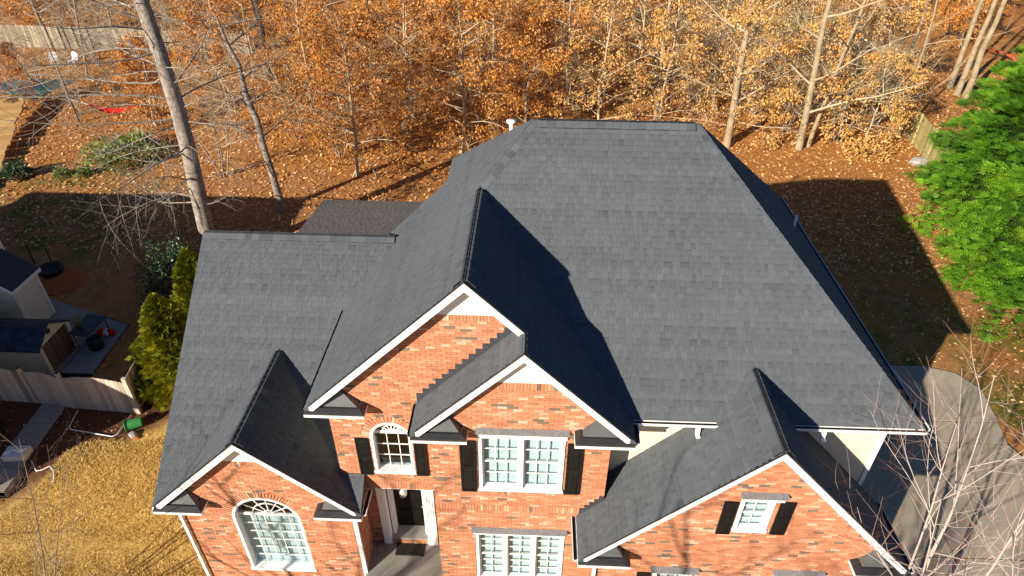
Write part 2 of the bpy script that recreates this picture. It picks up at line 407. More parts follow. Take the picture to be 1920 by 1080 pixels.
slope('roof_slope', [(XG,YG,ZG),(XG,YGI,ZG),(xe2,0,Z1),(xe2,WF-.01,Z1),(7.93,WF-.01,zgl(7.93)),(XGR,WF-.01,ZGE),(XGR,YG,ZGE)], label='shaded right slope of the garage gable')
slope('porch_roof', [(-9.15,15.66,2.58),(-2.6,15.76,2.58),(-2.6,10.9,3.25),(-9.05,10.9,3.25)], m='shingle_brown', label='low brown shingle roof of the rear porch')

def emit_prism(b, vs, nrm, t):
    n = len(vs); low = [q-nrm*.012 for q in vs]
    fs = [tuple(range(n))]+[(i, n+i, n+(i+1) % n, (i+1) % n) for i in range(n)]
    b.raw(list(vs)+low, fs, t)
SHINGLES.sort(key=lambda s: -s[0])
rest = {}
for i, (area, k, vs, nrm, t) in enumerate(SHINGLES):
    o, m = SLOPES[k]
    if i < 300:
        b = MB(); emit_prism(b, vs, nrm, t); q = b.build('shingle', m, o); q.matrix_parent_inverse = Matrix.Translation((0,-2,0)) @ Matrix.Translation((0,2,0))
    else: emit_prism(rest.setdefault(k, MB()), vs, nrm, t)
for k, b in rest.items():
    q = b.build('shingle_courses', SLOPES[k][1], SLOPES[k][0]); q['kind'] = 'stuff'

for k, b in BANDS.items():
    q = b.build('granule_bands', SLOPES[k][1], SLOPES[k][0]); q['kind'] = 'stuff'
# --- ridge and hip caps, each cap a bent shingle
def norm(v): v = np.array(v, float); return v/np.linalg.norm(v)
def caps(a, c, dl, dr, lift=.03, vent=True, wid=.17, step=.19):
    a, c = np.array(a, float), np.array(c, float); d = c-a; Lh = np.linalg.norm(d); d = d/Lh
    dl = norm(np.array(dl, float)-d*(np.array(dl, float) @ d)); dr = norm(np.array(dr, float)-d*(np.array(dr, float) @ d))
    upv = norm(-(dl+dr)); nl = norm(np.cross(d, dl)); nl = nl if nl[2] > 0 else -nl; nr = norm(np.cross(d, dr)); nr = nr if nr[2] > 0 else -nr
    if vent:
        b = MB()
        for dd, nn in ((dl, nl), (dr, nr)):
            p0 = a+dd*(wid-.005); p1 = c+dd*(wid-.005)
            b.slab([a+nn*.028, c+nn*.028, p1+nn*.028, p0+nn*.028], tuple(-nn*.02))
        part(b, 'ridge_vent', 'black_vent')
    n = int(Lh/step)
    for i in range(n+1):
        s0 = i*step; s1 = min(s0+step*1.12, Lh)
        if s1-s0 < .04: continue
        l0 = lift+.012; l1 = lift+.004
        q0 = a+d*s0; q1 = a+d*s1; t = min(1, max(0, random.gauss(.5, .14)))
        w = wid+random.uniform(-.006, .006)
        A0, A1 = q0+upv*l0, q1+upv*l1
        L0, L1 = q0+dl*w+nl*l0, q1+dl*w+nl*l1; R0, R1 = q0+dr*w+nr*l0, q1+dr*w+nr*l1
        M0, M1 = q0+dl*.045+nl*(l0+.002), q1+dl*.045+nl*(l1+.002); N0, N1 = q0+dr*.045+nr*(l0+.002), q1+dr*.045+nr*(l1+.002)
        prof0 = [L0, M0, N0, R0]; prof1 = [L1, M1, N1, R1]
        low0 = [L0-nl*.01, M0-upv*.012, N0-upv*.012, R0-nr*.01]; low1 = [L1-nl*.01, M1-upv*.012, N1-upv*.012, R1-nr*.01]
        b = MB(); vs = prof0+prof1+low0+low1
        b.raw(vs, [(0,1,5,4),(1,2,6,5),(2,3,7,6),(8,9,1,0),(9,10,2,1),(10,11,3,2),(0,4,12,8),(3,11,15,7),(4,5,13,12),(5,6,14,13),(6,7,15,14)], t)
        part(b, 'ridge_cap', 'shingle')
sl_ = lambda p: 1/math.sqrt(1+p*p)
caps((XRR-.1,YR,ZR), (XRL+.15,YR,ZR), (0,-1,-PM), (0,1,-PB), wid=.21, lift=.042)
caps((XB,YB+.02,ZB), (XB,YI-.15,ZB), (-1,0,-PL), (1,0,-1.002), wid=.26, lift=.045)
caps((XB,YI,ZB), (XRL,YR,ZR), (-1,0,-PL), (0,-1,-PM), lift=.006, vent=False)
caps((XER-.05,.04,Z1), (XRR,YR,ZR), (0,-1,-PM), (1,0,-1.015), lift=.006, vent=False)
caps((XWL+.03,YWR,ZWR), (-3.55,YWR,ZWR), (0,-1,-PW), (0,1,-PW), wid=.21, lift=.042)
caps((XS,YW+.02,ZS), (XS,YSI-.1,ZS), (-1,0,-.952), (1,0,-.952), wid=.25, lift=.042)
caps((XG,YG+.02,ZG), (XG,YGI-.1,ZG), (-1,0,-PG), (1,0,-PG), wid=.25, lift=.042)
caps((0,YM+.02,ZM), (0,WB-.03,ZM), (-1,0,-.998), (1,0,-1.002), lift=.006, vent=False, wid=.12)

# --- brick walls
BRICKS = []; WALLS = []
BH, BL = .0677, .2127
def brick_tint():
    q = random.random()
    if q < .035: return random.uniform(0, .07)
    if q < .15: return random.uniform(.76, .95)
    return min(.84, max(.2, random.gauss(.5, .125)))
def rect_open(x0, x1, z0, z1): return lambda z: (x0, x1) if z0 < z < z1 else None
def arch_open(cx, hw, z0, zs, r):
    def f(z):
        if z0 < z <= zs-.0: return (cx-hw, cx+hw)
        if zs < z < zs+r: q = math.sqrt(max(0, r*r-(z-zs)**2)); return (cx-q, cx+q)
        return None
    return f
def brick_wall(name, at, d, nrm, z0, z1, span, opens=(), bands=(), label=None, backing=True):
    """at(s, z, off) -> world point; span(z) -> (s0, s1); bands: z bottoms of soldier courses"""
    back = MB(); k = len(WALLS)
    z = z0; row = 0
    while z < z1-.02:
        sold = any(abs(z-q) < BH*.5 for q in bands)
        hh = .203+.0107 if sold else BH
        zt = min(z+hh, z1); zm = (z+zt)/2
        sp = span(zm)
        ivs = [sp] if sp and sp[1]-sp[0] > .02 else []
        for op in opens:
            q = op(zm)
            if not q: continue
            out = []
            for a, c in ivs:
                if q[1] <= a or q[0] >= c: out.append((a, c)); continue
                if q[0] > a: out.append((a, q[0]))
                if q[1] < c: out.append((q[1], c))
            ivs = out
        pitch = .0677 if sold else BL
        for a, c in ivs:
            if backing: back.face([at(a, z, -.012), at(c, z, -.012), at(c, zt, -.012), at(a, zt, -.012)])
            s = math.floor(a/pitch)*pitch-(pitch/2 if row % 2 and not sold else 0)
            while s < c:
                s0, s1 = max(s+.005, a), min(s+pitch-.005, c)
                if s1-s0 > .022: BRICKS.append([0, k, at, s0, s1, z+.005, zt-.0055, brick_tint()])
                s += pitch
        z = zt; row += 1
    WALLS.append(part(back, name, 'mortar'))
    if label: WALLS[-1]['label'] = label
    return WALLS[-1]
def front(y): return lambda s, z, off: (s, y-off, z)
def side(x, sg): return lambda s, z, off: (x+sg*off, s, z)
def arch_ring(at, cx, zs, r0, r1, k, n):
    for i in range(n):
        a0 = PI*i/n+.012; a1 = PI*(i+1)/n-.012
        q = [(cx+r*math.cos(a), zs+r*math.sin(a)) for r, a in ((r0,a0),(r1,a0),(r1,a1),(r0,a1))]
        BRICKS.append([0, k, at, q, None, None, None, brick_tint()])

gab = lambda xc, zp, p_, lo, hi: (lambda z: (max(lo, xc-(zp-.17-z)/p_), min(hi, xc+(zp-.17-z)/p_)) if z < zp-.2 else None)
w_mid = brick_wall('wall', front(WM), 0, 0, -.6, 7.29, gab(0, ZM, .998, -1.99, 1.88),
    [rect_open(-.96,.93,3.80,5.74), rect_open(-1.10,1.09,.30,2.32)], bands=(3.14, 7.08), label='brick wall of the nested front gable')
w_big = brick_wall('wall', front(WB), 0, 0, 3.0, 8.47,
    lambda z: (max(-4.32, XL+(z+.17-Z1)/PL), -1.99 if z < Z1 else (XML+.1+(z-Z1)/.998 if z < ZM-.05 else XB+(ZB-.17-z)/1.002)),
    [arch_open(-3.005,.46,3.60,4.86,.47+.20)], bands=(3.0, 8.27), label='brick wall of the tall front gable')
arch_ring(front(WB), -3.005, 4.86, .47, .66, 1, 22)
w_wing = brick_wall('wall', front(WW), 0, 0, -.7, 4.40, gab(XS, ZS, .952, -8.32, -4.0),
    [arch_open(-6.26,.84,-.02,2.18,.85+.21)], bands=(4.19,), label='brick wall of the left wing gable')
arch_ring(front(WW), -6.26, 2.18, .85, 1.06, 2, 40)
w_gar = brick_wall('wall', front(WG), 0, 0, -.5, 6.64, gab(XG, ZG, PG, 1.75, 8.02),
    [rect_open(4.52,5.25,3.84,5.03), rect_open(3.10,3.97,.75,2.30), rect_open(5.86,6.80,.75,2.34)], label='brick wall of the garage gable')
w_dr = brick_wall('wall', front(WD), 0, 0, -.6, 3.05, lambda z: (-4.02, -2.0), [rect_open(-3.7,-2.24,.13,2.72)], label='shaded brick wall round the front door')
w_s1 = brick_wall('wall', side(-4.0, 1), 0, 0, -.7, 2.9, lambda z: (WW, WD), label='brick side wall beside the porch')
w_s2 = brick_wall('wall', side(-1.99, -1), 0, 0, -.6, 3.0, lambda z: (WM, WD))
w_s3 = brick_wall('wall', side(-1.99, -1), 0, 0, 3.0, 6.0, lambda z: (WM, WB))
w_s4 = brick_wall('wall', side(1.88, 1), 0, 0, 2.9, 5.95, lambda z: (WM, WF))
w_s5 = brick_wall('wall', side(1.75, -1), 0, 0, -.5, 3.05, lambda z: (WG, WM))
w_s6 = brick_wall('wall', side(-8.32, -1), 0, 0, -.7, 2.9, lambda z: (WW, 10.3), label='left brick wall of the wing')
# rowlock sills under the windows
def rowlock(k, at, x0, x1, z0, z1):
    x = x0
    while x < x1-.03: BRICKS.append([0, k, (lambda a: (lambda s, z, off: a(s, z, off+.03)))(at), x+.004, min(x+.0677, x1)-.004, z0, z1, brick_tint()]); x += .0677
rowlock(0, front(WM), -1.0, .97, 3.80-.0, 3.94); rowlock(3, front(WG), 4.5, 5.27, 3.84, 3.93); rowlock(1, front(WB), -3.47, -2.54, 3.51, 3.61); rowlock(4, front(WD), -3.5, -2.5, .16, .38)

def brick_geo(b, B):
    at = B[2]
    if isinstance(B[3], list):
        q = B[3]; f = [at(s, z, 0.002) for s, z in q]; r = [at(s, z, -.03) for s, z in q]
    else:
        _, k, at, s0, s1, z0, z1, t = B; o = random.uniform(-.0025, .0025)
        c4 = ((s0,z0),(s1,z0),(s1,z1),(s0,z1)); f = [at(s, z, o) for s, z in c4]; r = [at(s, z, -.03) for s, z in c4]
    b.raw(f+r, [(0,1,2,3),(1,0,4,5),(2,1,5,6),(3,2,6,7),(0,3,7,4)], B[-1])
for B in BRICKS:
    if isinstance(B[3], list): continue
    at = B[2]; q = [project(at(s, z, 0)) for s, z in ((B[3],B[5]),(B[4],B[5]),(B[4],B[6]),(B[3],B[6]))]
    if B[1] in (0,1,2,3) and all(8 < p[0] < 1912 and 8 < p[1] < 1072 for p in q):
        B[0] = abs(sum(q[i-1][0]*q[i][1]-q[i][0]*q[i-1][1] for i in range(4)))/2
BRICKS.sort(key=lambda B: -B[0])
rest = {}
for i, B in enumerate(BRICKS):
    o = WALLS[B[1]]
    if i < 300: b = MB(); brick_geo(b, B); b.build('brick', 'brick', o)
    else: brick_geo(rest.setdefault(B[1], MB()), B)
for k, b in rest.items(): b.build('brickwork', 'brick', WALLS[k])['kind'] = 'stuff'

# --- plain walls that close the building, lap siding where the photo shows it
b = MB()
b.face([(-4.32,WB,0),(-4.32,6.0,0),(-4.32,6.0,5.95),(-4.32,WB,5.95)]); b.face([(-4.32,6.0,0),(-1.9,6.0,0),(-1.9,6.0,8.25),(-4.32,6.0,5.95)])
b.face([(-1.9,6.0,0),(-1.9,9.95,0),(-1.9,9.95,6.1),(-1.9,7.5,8.2),(-1.9,6.0,8.25)]); b.face([(-1.9,9.95,0),(7.9,9.95,0),(7.9,9.95,5.9),(-1.9,9.95,6.1)])
b.face([(-8.32,10.3,-.2),(-4.3,10.3,-.2),(-4.3,10.3,3.0),(-8.32,10.3,3.0)]); b.face([(-8.30,WW+.1,2.85),(-8.30,10.3,2.85),(-8.30,YWR,7.0)])
b.face([(8.02,WG,-.5),(8.02,WF+.05,-.5),(8.02,WF+.05,3.1),(8.02,WG,3.1)]); b.face([(1.8,WF+.02,2.9),(7.9,WF+.02,2.9),(7.9,WF+.02,5.95),(1.8,WF+.02,5.95)])
b.face([(7.9,WF,-.5),(7.9,9.95,-.5),(7.9,9.95,5.95),(7.9,WF,5.95)])
sw = part(b, 'siding_wall', 'cream_siding')
for i in range(24):                                           # lap boards on the front of the main block and on its right side
    z = 3.05+i*.127
    b = MB(); x0, x1 = 1.89, 7.9
    b.raw([(x0,WF-.016,z),(x1,WF-.016,z),(x1,WF-.002,z+.125),(x0,WF-.002,z+.125),(x0,WF+.01,z),(x1,WF+.01,z)], [(0,1,2,3),(4,5,1,0)])
    b.build('siding_board', 'cream_siding', sw)
for i in range(46):
    z = .05+i*.127
    b = MB(); b.raw([(7.9+.018,WF,z),(7.9+.018,9.95,z),(7.9+.004,9.95,z+.125),(7.9+.004,WF,z+.125),(7.89,WF,z),(7.89,9.95,z)], [(0,1,2,3),(4,5,1,0)])
    b.build('siding_board', 'cream_siding', sw)
b = MB(); b.box(7.83,7.93,WF-.035,WF+.06,-.4,5.9); part(b, 'corner_board', 'white_paint')

# --- white rake boards, apex panels, soffits
def rake(xa, za, xb_, zb_, y, wall, name='rake_board'):
    """board under the roof edge from the apex (xa,za) to the eave (xb_,zb_) at front plane y"""
    for dz, w, y0, y1 in ((-.03, .105, y-.012, y+.03), (-.135, .10, y+.006, y+.04)):
        b = MB(); pts = [(xa,y0,za+dz),(xb_,y0,zb_+dz),(xb_,y0,zb_+dz-w),(xa,y0,za+dz-w)]
        b.slab(pts, (0,y1-y0,0)); part(b, name, 'white_paint')
    b = MB(); b.slab([(xa,y+.04,za-.19),(xb_,y+.04,zb_-.19),(xb_,wall+.02,zb_-.19),(xa,wall+.02,za-.19)], (0,0,-.012)); part(b, 'soffit', 'soffit')
    b = MB(); b.slab([(xa,y-.022,za+.008),(xb_,y-.022,zb_+.008),(xb_,y+.03,zb_+.008),(xa,y+.03,za+.008)], (0,0,-.035)); part(b, 'drip_edge', 'dark_metal')
rake(XB,ZB,XL+.12,Z1+.12*PL,YB,WB); rake(XB,ZB,0,ZM,YB,WB)
rake(0,ZM,XML+.12,Z1+.12,YM,WM); rake(0,ZM,XMR-.12,Z1+.12,YM,WM)
rake(XS,ZS,XWL+.12,ZW+.12,YW,WW); rake(XS,ZS,XWR-.12,ZW+.12,YW,WW)
rake(XG,ZG,XGL+.12,ZGE+.12,YG,WG); rake(XG,ZG,XGR-.12,ZGE+.12,YG,WG)
def apex(xc, zp, p_, zb_, wall):
    w = (zp-.12-zb_)/p_
    b = MB(); b.slab([(xc-w,wall-.03,zb_),(xc+w,wall-.03,zb_),(xc,wall-.03,zp-.12)], (0,.05,0)); part(b, 'apex_panel', 'white_paint')
apex(XB,ZB,.985,8.47,WB); apex(0,ZM,1.0,7.29,WM); apex(XS,ZS,.952,4.40,WW)
b = MB()                                                      # rake of the wing's left gable end
b.bar((XWL+.02,YW,ZW-.10),(XWL+.02,YWR,ZWR-.10),.03,.16); b.bar((XWL+.02,YWR,ZWR-.10),(XWL+.02,10.67,ZW-.10),.03,.16); part(b, 'rake_board', 'white_paint')
b = MB(); b.bar((-2.25,6.03,8.27),(XL,6.03,Z1-.13),.03,.1); part(b, 'rake_board', 'dark_metal')

# --- cornice returns: boxed eave ends with a small metal hip
def cornice(x0, x1, yf, yw_, zt, sg):
    """x0 = outer eave end, x1 = inner end; sg = +1 when the house is to the right"""
    lo, hi = min(x0,x1), max(x0,x1)
    b = MB(); b.box(lo-.01,hi+.01,yf-.05,yw_+.02,zt-.19,zt-.125); o = part(b, 'cornice_return', 'white_paint')
    b = MB(); b.box(lo,hi,yf-.035,yw_+.02,zt-.13,zt-.07)
    q = .10
    b.raw([(lo,yf-.035,zt-.07),(hi,yf-.035,zt-.07),(hi,yw_,zt-.07),(lo,yw_,zt-.07),(lo+q,yf+q-.03,zt-.015),(hi-q,yf+q-.03,zt-.015),(hi-q,yw_,zt-.015),(lo+q,yw_,zt-.015)],
          [(0,1,5,4),(1,2,6,5),(3,0,4,7),(4,5,6,7)]); k = b.build('metal_trough', 'dark_metal', o); 
    xc = x0+sg*.70; b = MB(); base = zt-.012
    A = (x0+sg*.16,yf+.12,base); B_ = (x1-sg*.16,yf+.12,base); Cc = (x1-sg*.16,yw_,base); T = (xc,yw_-.01,base+.40)
    b.raw([A,B_,Cc,(x0+sg*.16,yw_,base),T], [(0,1,4),(1,2,4),(3,0,4),(2,3,4)]); b.build('metal_cap', 'grey_metal', o)
cornice(XL,XL+1.28,YB,WB,Z1,1); cornice(XML,XML+1.16,YM,WM,Z1,1); cornice(XMR,XMR-1.22,YM,WM,Z1,-1)
cornice(XWL,XWL+1.15,YW,WW,ZW,1); cornice(XWR,XWR-1.12,YW,WW,ZW,-1); cornice(XGL,XGL+1.15,YG,WG,ZGE,1); cornice(XGR,XGR-1.15,YG,WG,ZGE,-1)

# --- gutters, fascias and downspouts
def gutter(a, c, out, m='white_paint'):
    gk = .55 if m == 'dark_metal' else 1.0
    a, c, out = (np.array(q, float) for q in (a, c, out)); b = MB(); up = np.array((0,0,1.0)); d = norm(c-a)
    prof = [(0,.0),(.0,-.10),(.07,-.10),(.115,-.05),(.115,.01),(.10,.01),(.10,-.045),(.06,-.085),(.015,-.085),(.015,0)]
    P0 = [a+out*u_*gk+up*z_ for u_, z_ in prof]; P1 = [c+out*u_*gk+up*z_ for u_, z_ in prof]; n = len(prof)
    b.raw(P0+P1, [(i,(i+1) % n,n+(i+1) % n,n+i) for i in range(n)]+[tuple(range(n))[::-1], tuple(range(n,2*n))]); g = part(b, 'gutter', m)
    b = MB(); b.slab([a+out*.016*gk+up*-.02, a+out*.10*gk+up*-.02, c+out*.10*gk+up*-.02, c+out*.016*gk+up*-.02], (0,0,-.01)); b.build('trough_shade_strip', 'black_vent', g)  # black strip stands in for the shade inside the gutter
gutter((XMR+.02,-.0,Z1-.03),(xe-.0,-.0,Z1-.03),(0,-1,0)); gutter((xe2,-.0,Z1-.03),(XER+.0,-.0,Z1-.03),(0,-1,0))
gutter((XER,-.0,Z1-.03),(XER,YEB,Z1-.03),(1,0,0)); gutter((XL,YB+.05,Z1-.03),(XL,3.45,Z1-.03),(-1,0,0),'dark_metal'); gutter((XMR,YM+.02,Z1-.03),(XMR,-.12,Z1-.03),(1,0,0))
gutter((XML,YM+.05,Z1-.03),(XML,WB-.02,Z1-.03),(-1,0,0),'dark_metal'); gutter((XWR,YW+.05,ZW-.03),(XWR,WB-.02,ZW-.03),(1,0,0)); gutter((XGL,YG+.05,ZGE-.03),(XGL,WM-.02,ZGE-.03),(-1,0,0)); gutter((XGR,YG+.05,ZGE-.03),(XGR,WF,ZGE-.03),(1,0,0))
b = MB(); b.slab([(XMR,0.0,Z1-.15),(XER,0.0,Z1-.15),(XER,WF+.05,Z1-.15),(XMR,WF+.05,Z1-.15)], (0,0,-.012)); part(b, 'soffit', 'soffit')
b = MB(); b.slab([(7.9,0,Z1-.15),(XER,0,Z1-.15),(XER,YEB,Z1-.15),(7.9,YEB,Z1-.15)], (0,0,-.014)); part(b, 'soffit', 'soffit')
b = MB(); b.slab([(XL,YB,Z1-.17),(-4.3,YB,Z1-.17),(-4.3,6,Z1-.17),(XL,6,Z1-.17)], (0,0,-.014)); part(b, 'soffit', 'soffit')
b = MB(); b.slab([(XMR,YM,Z1-.17),(1.86,YM,Z1-.17),(1.86,.3,Z1-.17),(XMR,.3,Z1-.17)], (0,0,-.014)); part(b, 'soffit', 'soffit')
def spout(pts, w=.075):
    b = MB()
    for a, c in zip(pts[:-1], pts[1:]): b.bar(a, c, w, w*.75, up=(0,1,0) if abs(c[2]-a[2]) > .05 else (0,0,1))
    part(b, 'downspout', 'white_paint')
spout([(3.70,-.07,Z1-.12),(3.70,-.08,Z1-.30),(3.72,-.16,Z1-.36)],.085); spout([(6.32,-.07,Z1-.12),(6.32,-.08,Z1-.30),(6.34,-.16,Z1-.36)],.085)
spout([(-8.36,WW-.05,2.75),(-8.36,WW-.05,-.6)]); spout([(-4.03,WW-.06,2.75),(-4.03,WW-.06,-.55)],.10); spout([(1.72,WG-.05,2.85),(1.72,WG-.05,-.4)])

# --- step flashing where roofs meet brick
def flash(x0, z0, x1, z1, y, n):
    for i in range(n):
        xa = x0+(x1-x0)*i/n; xb_ = x0+(x1-x0)*(i+1)/n; zb_ = z0+(z1-z0)*i/n; zt = z0+(z1-z0)*(i+1)/n
        b = MB(); b.box(min(xa,xb_)-.004,max(xa,xb_)+.004,y-.022-.001*(i % 3),y+.004,zb_-.05,zt+.115); part(b, 'step_flashing', 'flashing')
flash(XML+.02,Z1+.02,-.12,ZM-.12,WB-.008,15); flash(XGL+.06,ZGE+.05,1.88,zgl(1.88)+.02,WM-.008,5)

# --- pipes through the roof
b = MB(); b.tube([(-.50,5.85,9.7),(-.50,5.85,10.16)],[.055,.055],10); b.lathe((-.50,5.85,10.14),[(.06,0),(.12,.03),(.13,.08),(.06,.10)],12); part(b, 'vent_pipe', 'pvc', True)
b = MB(); b.tube([(7.6,6.9,6.7),(7.6,6.9,7.18)],[.04,.04],10); part(b, 'vent_pipe', 'pvc', True)
# --- rear porch posts
for x, y in ((-8.9,15.4),(-5.8,15.45),(-2.9,15.5)):
    b = MB(); b.box(x-.06,x+.06,y-.06,y+.06,-.1,2.5); part(b, 'porch_post', 'white_paint')
b = MB(); b.slab([(-4.02,WD+.3,.15),(-2.0,WD+.3,.15),(-2.0,-2.2,.15),(-4.02,-2.2,.15)], (0,0,-.8)); part(b, 'porch_floor', 'porch_concrete')
b = MB(); b.slab([(-4.0,WB,3.0),(-1.99,WB,3.0),(-1.99,1.2,3.0),(-4.0,1.2,3.0)], (0,0,.02)); part(b, 'porch_ceiling', 'soffit')
# ------------------------------------------------------------------ windows, shutters, door
def pane_obj(pts, y, parent):
    b = MB(); b.slab([(x, y, z) for x, z in pts], (0,.004,0)); return b.build('pane', 'window_glass', parent)
def casing(x0, x1, z0, z1, y, w=.07, sill=.08):
    b = MB(); b.box(x0,x0+w,y-.03,y+.13,z0+sill,z1); b.box(x1-w,x1,y-.03,y+.13,z0+sill,z1); b.box(x0+w,x1-w,y-.03,y+.13,z1-w,z1); b.box(x0-.02,x1+.02,y-.06,y+.13,z0,z0+sill)
    return b
def blinds(x0, x1, z0, z1, y, parent, step=.048):
    b = MB(); z = z0
    while z < z1: b.face([(x0,y,z),(x1,y,z),(x1,y+.018,z+step*.8),(x0,y+.018,z+step*.8)]); z += step
    b.build('blind', 'blind', parent)
def window(x0, x1, z0, z1, y, units, cols=3, rows=2, blind=True, hood=None, label=None, sill=.08):
    b = casing(x0, x1, z0, z1, y, sill=sill); iw = (x1-x0-.14-(units-1)*.09)/units
    for k in range(1, units): xm = x0+.07+k*iw+(k-1)*.09; b.box(xm,xm+.09,y-.02,y+.13,z0+sill,z1-.07)
    w = part(b, 'window', 'white_paint')
    if label: w['label'] = label
    zb, zt = z0+sill, z1-.07; zmid = (zb+zt)/2
    for k in range(units):
        xa = x0+.07+k*(iw+.09); xb_ = xa+iw
        for (a, c, dy) in ((zb, zmid+.02, .075), (zmid-.02, zt, .045)):
            b = MB(); f = .042; yy = y+dy
            b.box(xa,xa+f,yy,yy+.03,a,c); b.box(xb_-f,xb_,yy,yy+.03,a,c); b.box(xa+f,xb_-f,yy,yy+.03,a,a+f); b.box(xa+f,xb_-f,yy,yy+.03,c-f,c)
            pw, ph = (xb_-xa-2*f)/cols, (c-a-2*f)/rows
            for i in range(1, cols): b.box(xa+f+i*pw-.009,xa+f+i*pw+.009,yy+.004,yy+.026,a+f,c-f)
            for j in range(1, rows): b.box(xa+f,xb_-f,yy+.002,yy+.028,a+f+j*ph-.009,a+f+j*ph+.009)
            b.build('sash', 'white_paint', w)
            for i in range(cols):
                for j in range(rows): pane_obj([(xa+f+i*pw,a+f+j*ph),(xa+f+(i+1)*pw,a+f+j*ph),(xa+f+(i+1)*pw,a+f+(j+1)*ph),(xa+f+i*pw,a+f+(j+1)*ph)], yy+.013, w)
        if blind: blinds(xa+.01, xb_-.01, zb, zt, y+.135, w)
    b = MB(); b.box(x0+.02,x1-.02,y+.20,y+1.2,z0+.02,z1-.02); 
    b.f.pop(2+len(b.f)-6); b.t.pop(); b.build('dark_interior', 'dark_room', w)
    if hood:
        hx0, hx1, hz0, hz1 = hood
        b = MB(); b.box(hx0+.04,hx1-.04,y-.07,y-.0,hz0-.02,hz1-.07); b.build('head_moulding', 'white_paint', w)
        b = MB(); b.raw([(hx0,y-.12,hz1-.07),(hx1,y-.12,hz1-.07),(hx1,y-.12,hz1-.035),(hx0,y-.12,hz1-.035),(hx0,y-.005,hz1-.07),(hx1,y-.005,hz1-.07),(hx1,y-.005,hz1+.015),(hx0,y-.005,hz1+.015)],
                        [(0,1,2,3),(3,2,6,7),(1,5,6,2),(0,3,7,4),(0,4,5,1)]); b.build('head_cap', 'lead', w)
    return w
window(-.94,.91,3.93,5.74,WM,2,hood=(-.99,.98,5.72,5.93),label='double white window under the nested gable')
window(-1.08,1.07,.30,2.32,WM,3,cols=2,rows=3,hood=(-1.17,1.12,2.30,2.46),label='triple white window at ground floor')
window(4.54,5.23,3.93,5.03,WG,1,cols=2,rows=2,hood=(4.48,5.42,5.02,5.20),label='small white window high in the garage gable')
window(3.10,3.97,.75,2.30,WG,1,cols=3,rows=2,hood=(3.0,4.1,2.28,2.42)); window(5.86,6.80,.75,2.34,WG,1,cols=3,rows=2,hood=(5.76,6.92,2.32,2.48))

def shutter(x0, x1, z0, z1, y):
    b = MB(); y0 = y-.04; b.box(x0,x1,y0+.012,y-.002,z0,z1); f = .05; zm = (z0+z1)/2
    for q in ((x0,x0+f,z0,z1),(x1-f,x1,z0,z1),(x0+f,x1-f,z0,z0+f+.02),(x0+f,x1-f,z1-f-.02,z1),(x0+f,x1-f,zm-.05,zm+.05)): b.box(q[0],q[1],y0,y0+.014,q[2],q[3])
    o = part(b, 'shutter', 'black_shutter')
    for a, c in ((z0+f+.04,zm-.07),(zm+.07,z1-f-.04)):
        b = MB(); b.raw([(x0+f+.02,y0+.012,a),(x1-f-.02,y0+.012,a),(x1-f-.02,y0+.012,c),(x0+f+.02,y0+.012,c),(x0+f+.045,y0+.001,a+.03),(x1-f-.045,y0+.001,a+.03),(x1-f-.045,y0+.001,c-.03),(x0+f+.045,y0+.001,c-.03)],
                        [(4,5,6,7),(0,1,5,4),(1,2,6,5),(2,3,7,6),(3,0,4,7)]); b.build('panel', 'black_shutter', o)
shutter(-1.35,-1.0,3.86,5.55,WM); shutter(.97,1.31,3.88,5.55,WM); shutter(-3.83,-3.53,3.56,4.82,WB); shutter(-2.49,-2.2,3.58,4.85,WB)
shutter(4.20,4.49,3.81,4.90,WG); shutter(5.34,5.65,3.86,4.95,WG); shutter(2.72,3.04,.75,2.2,WG)

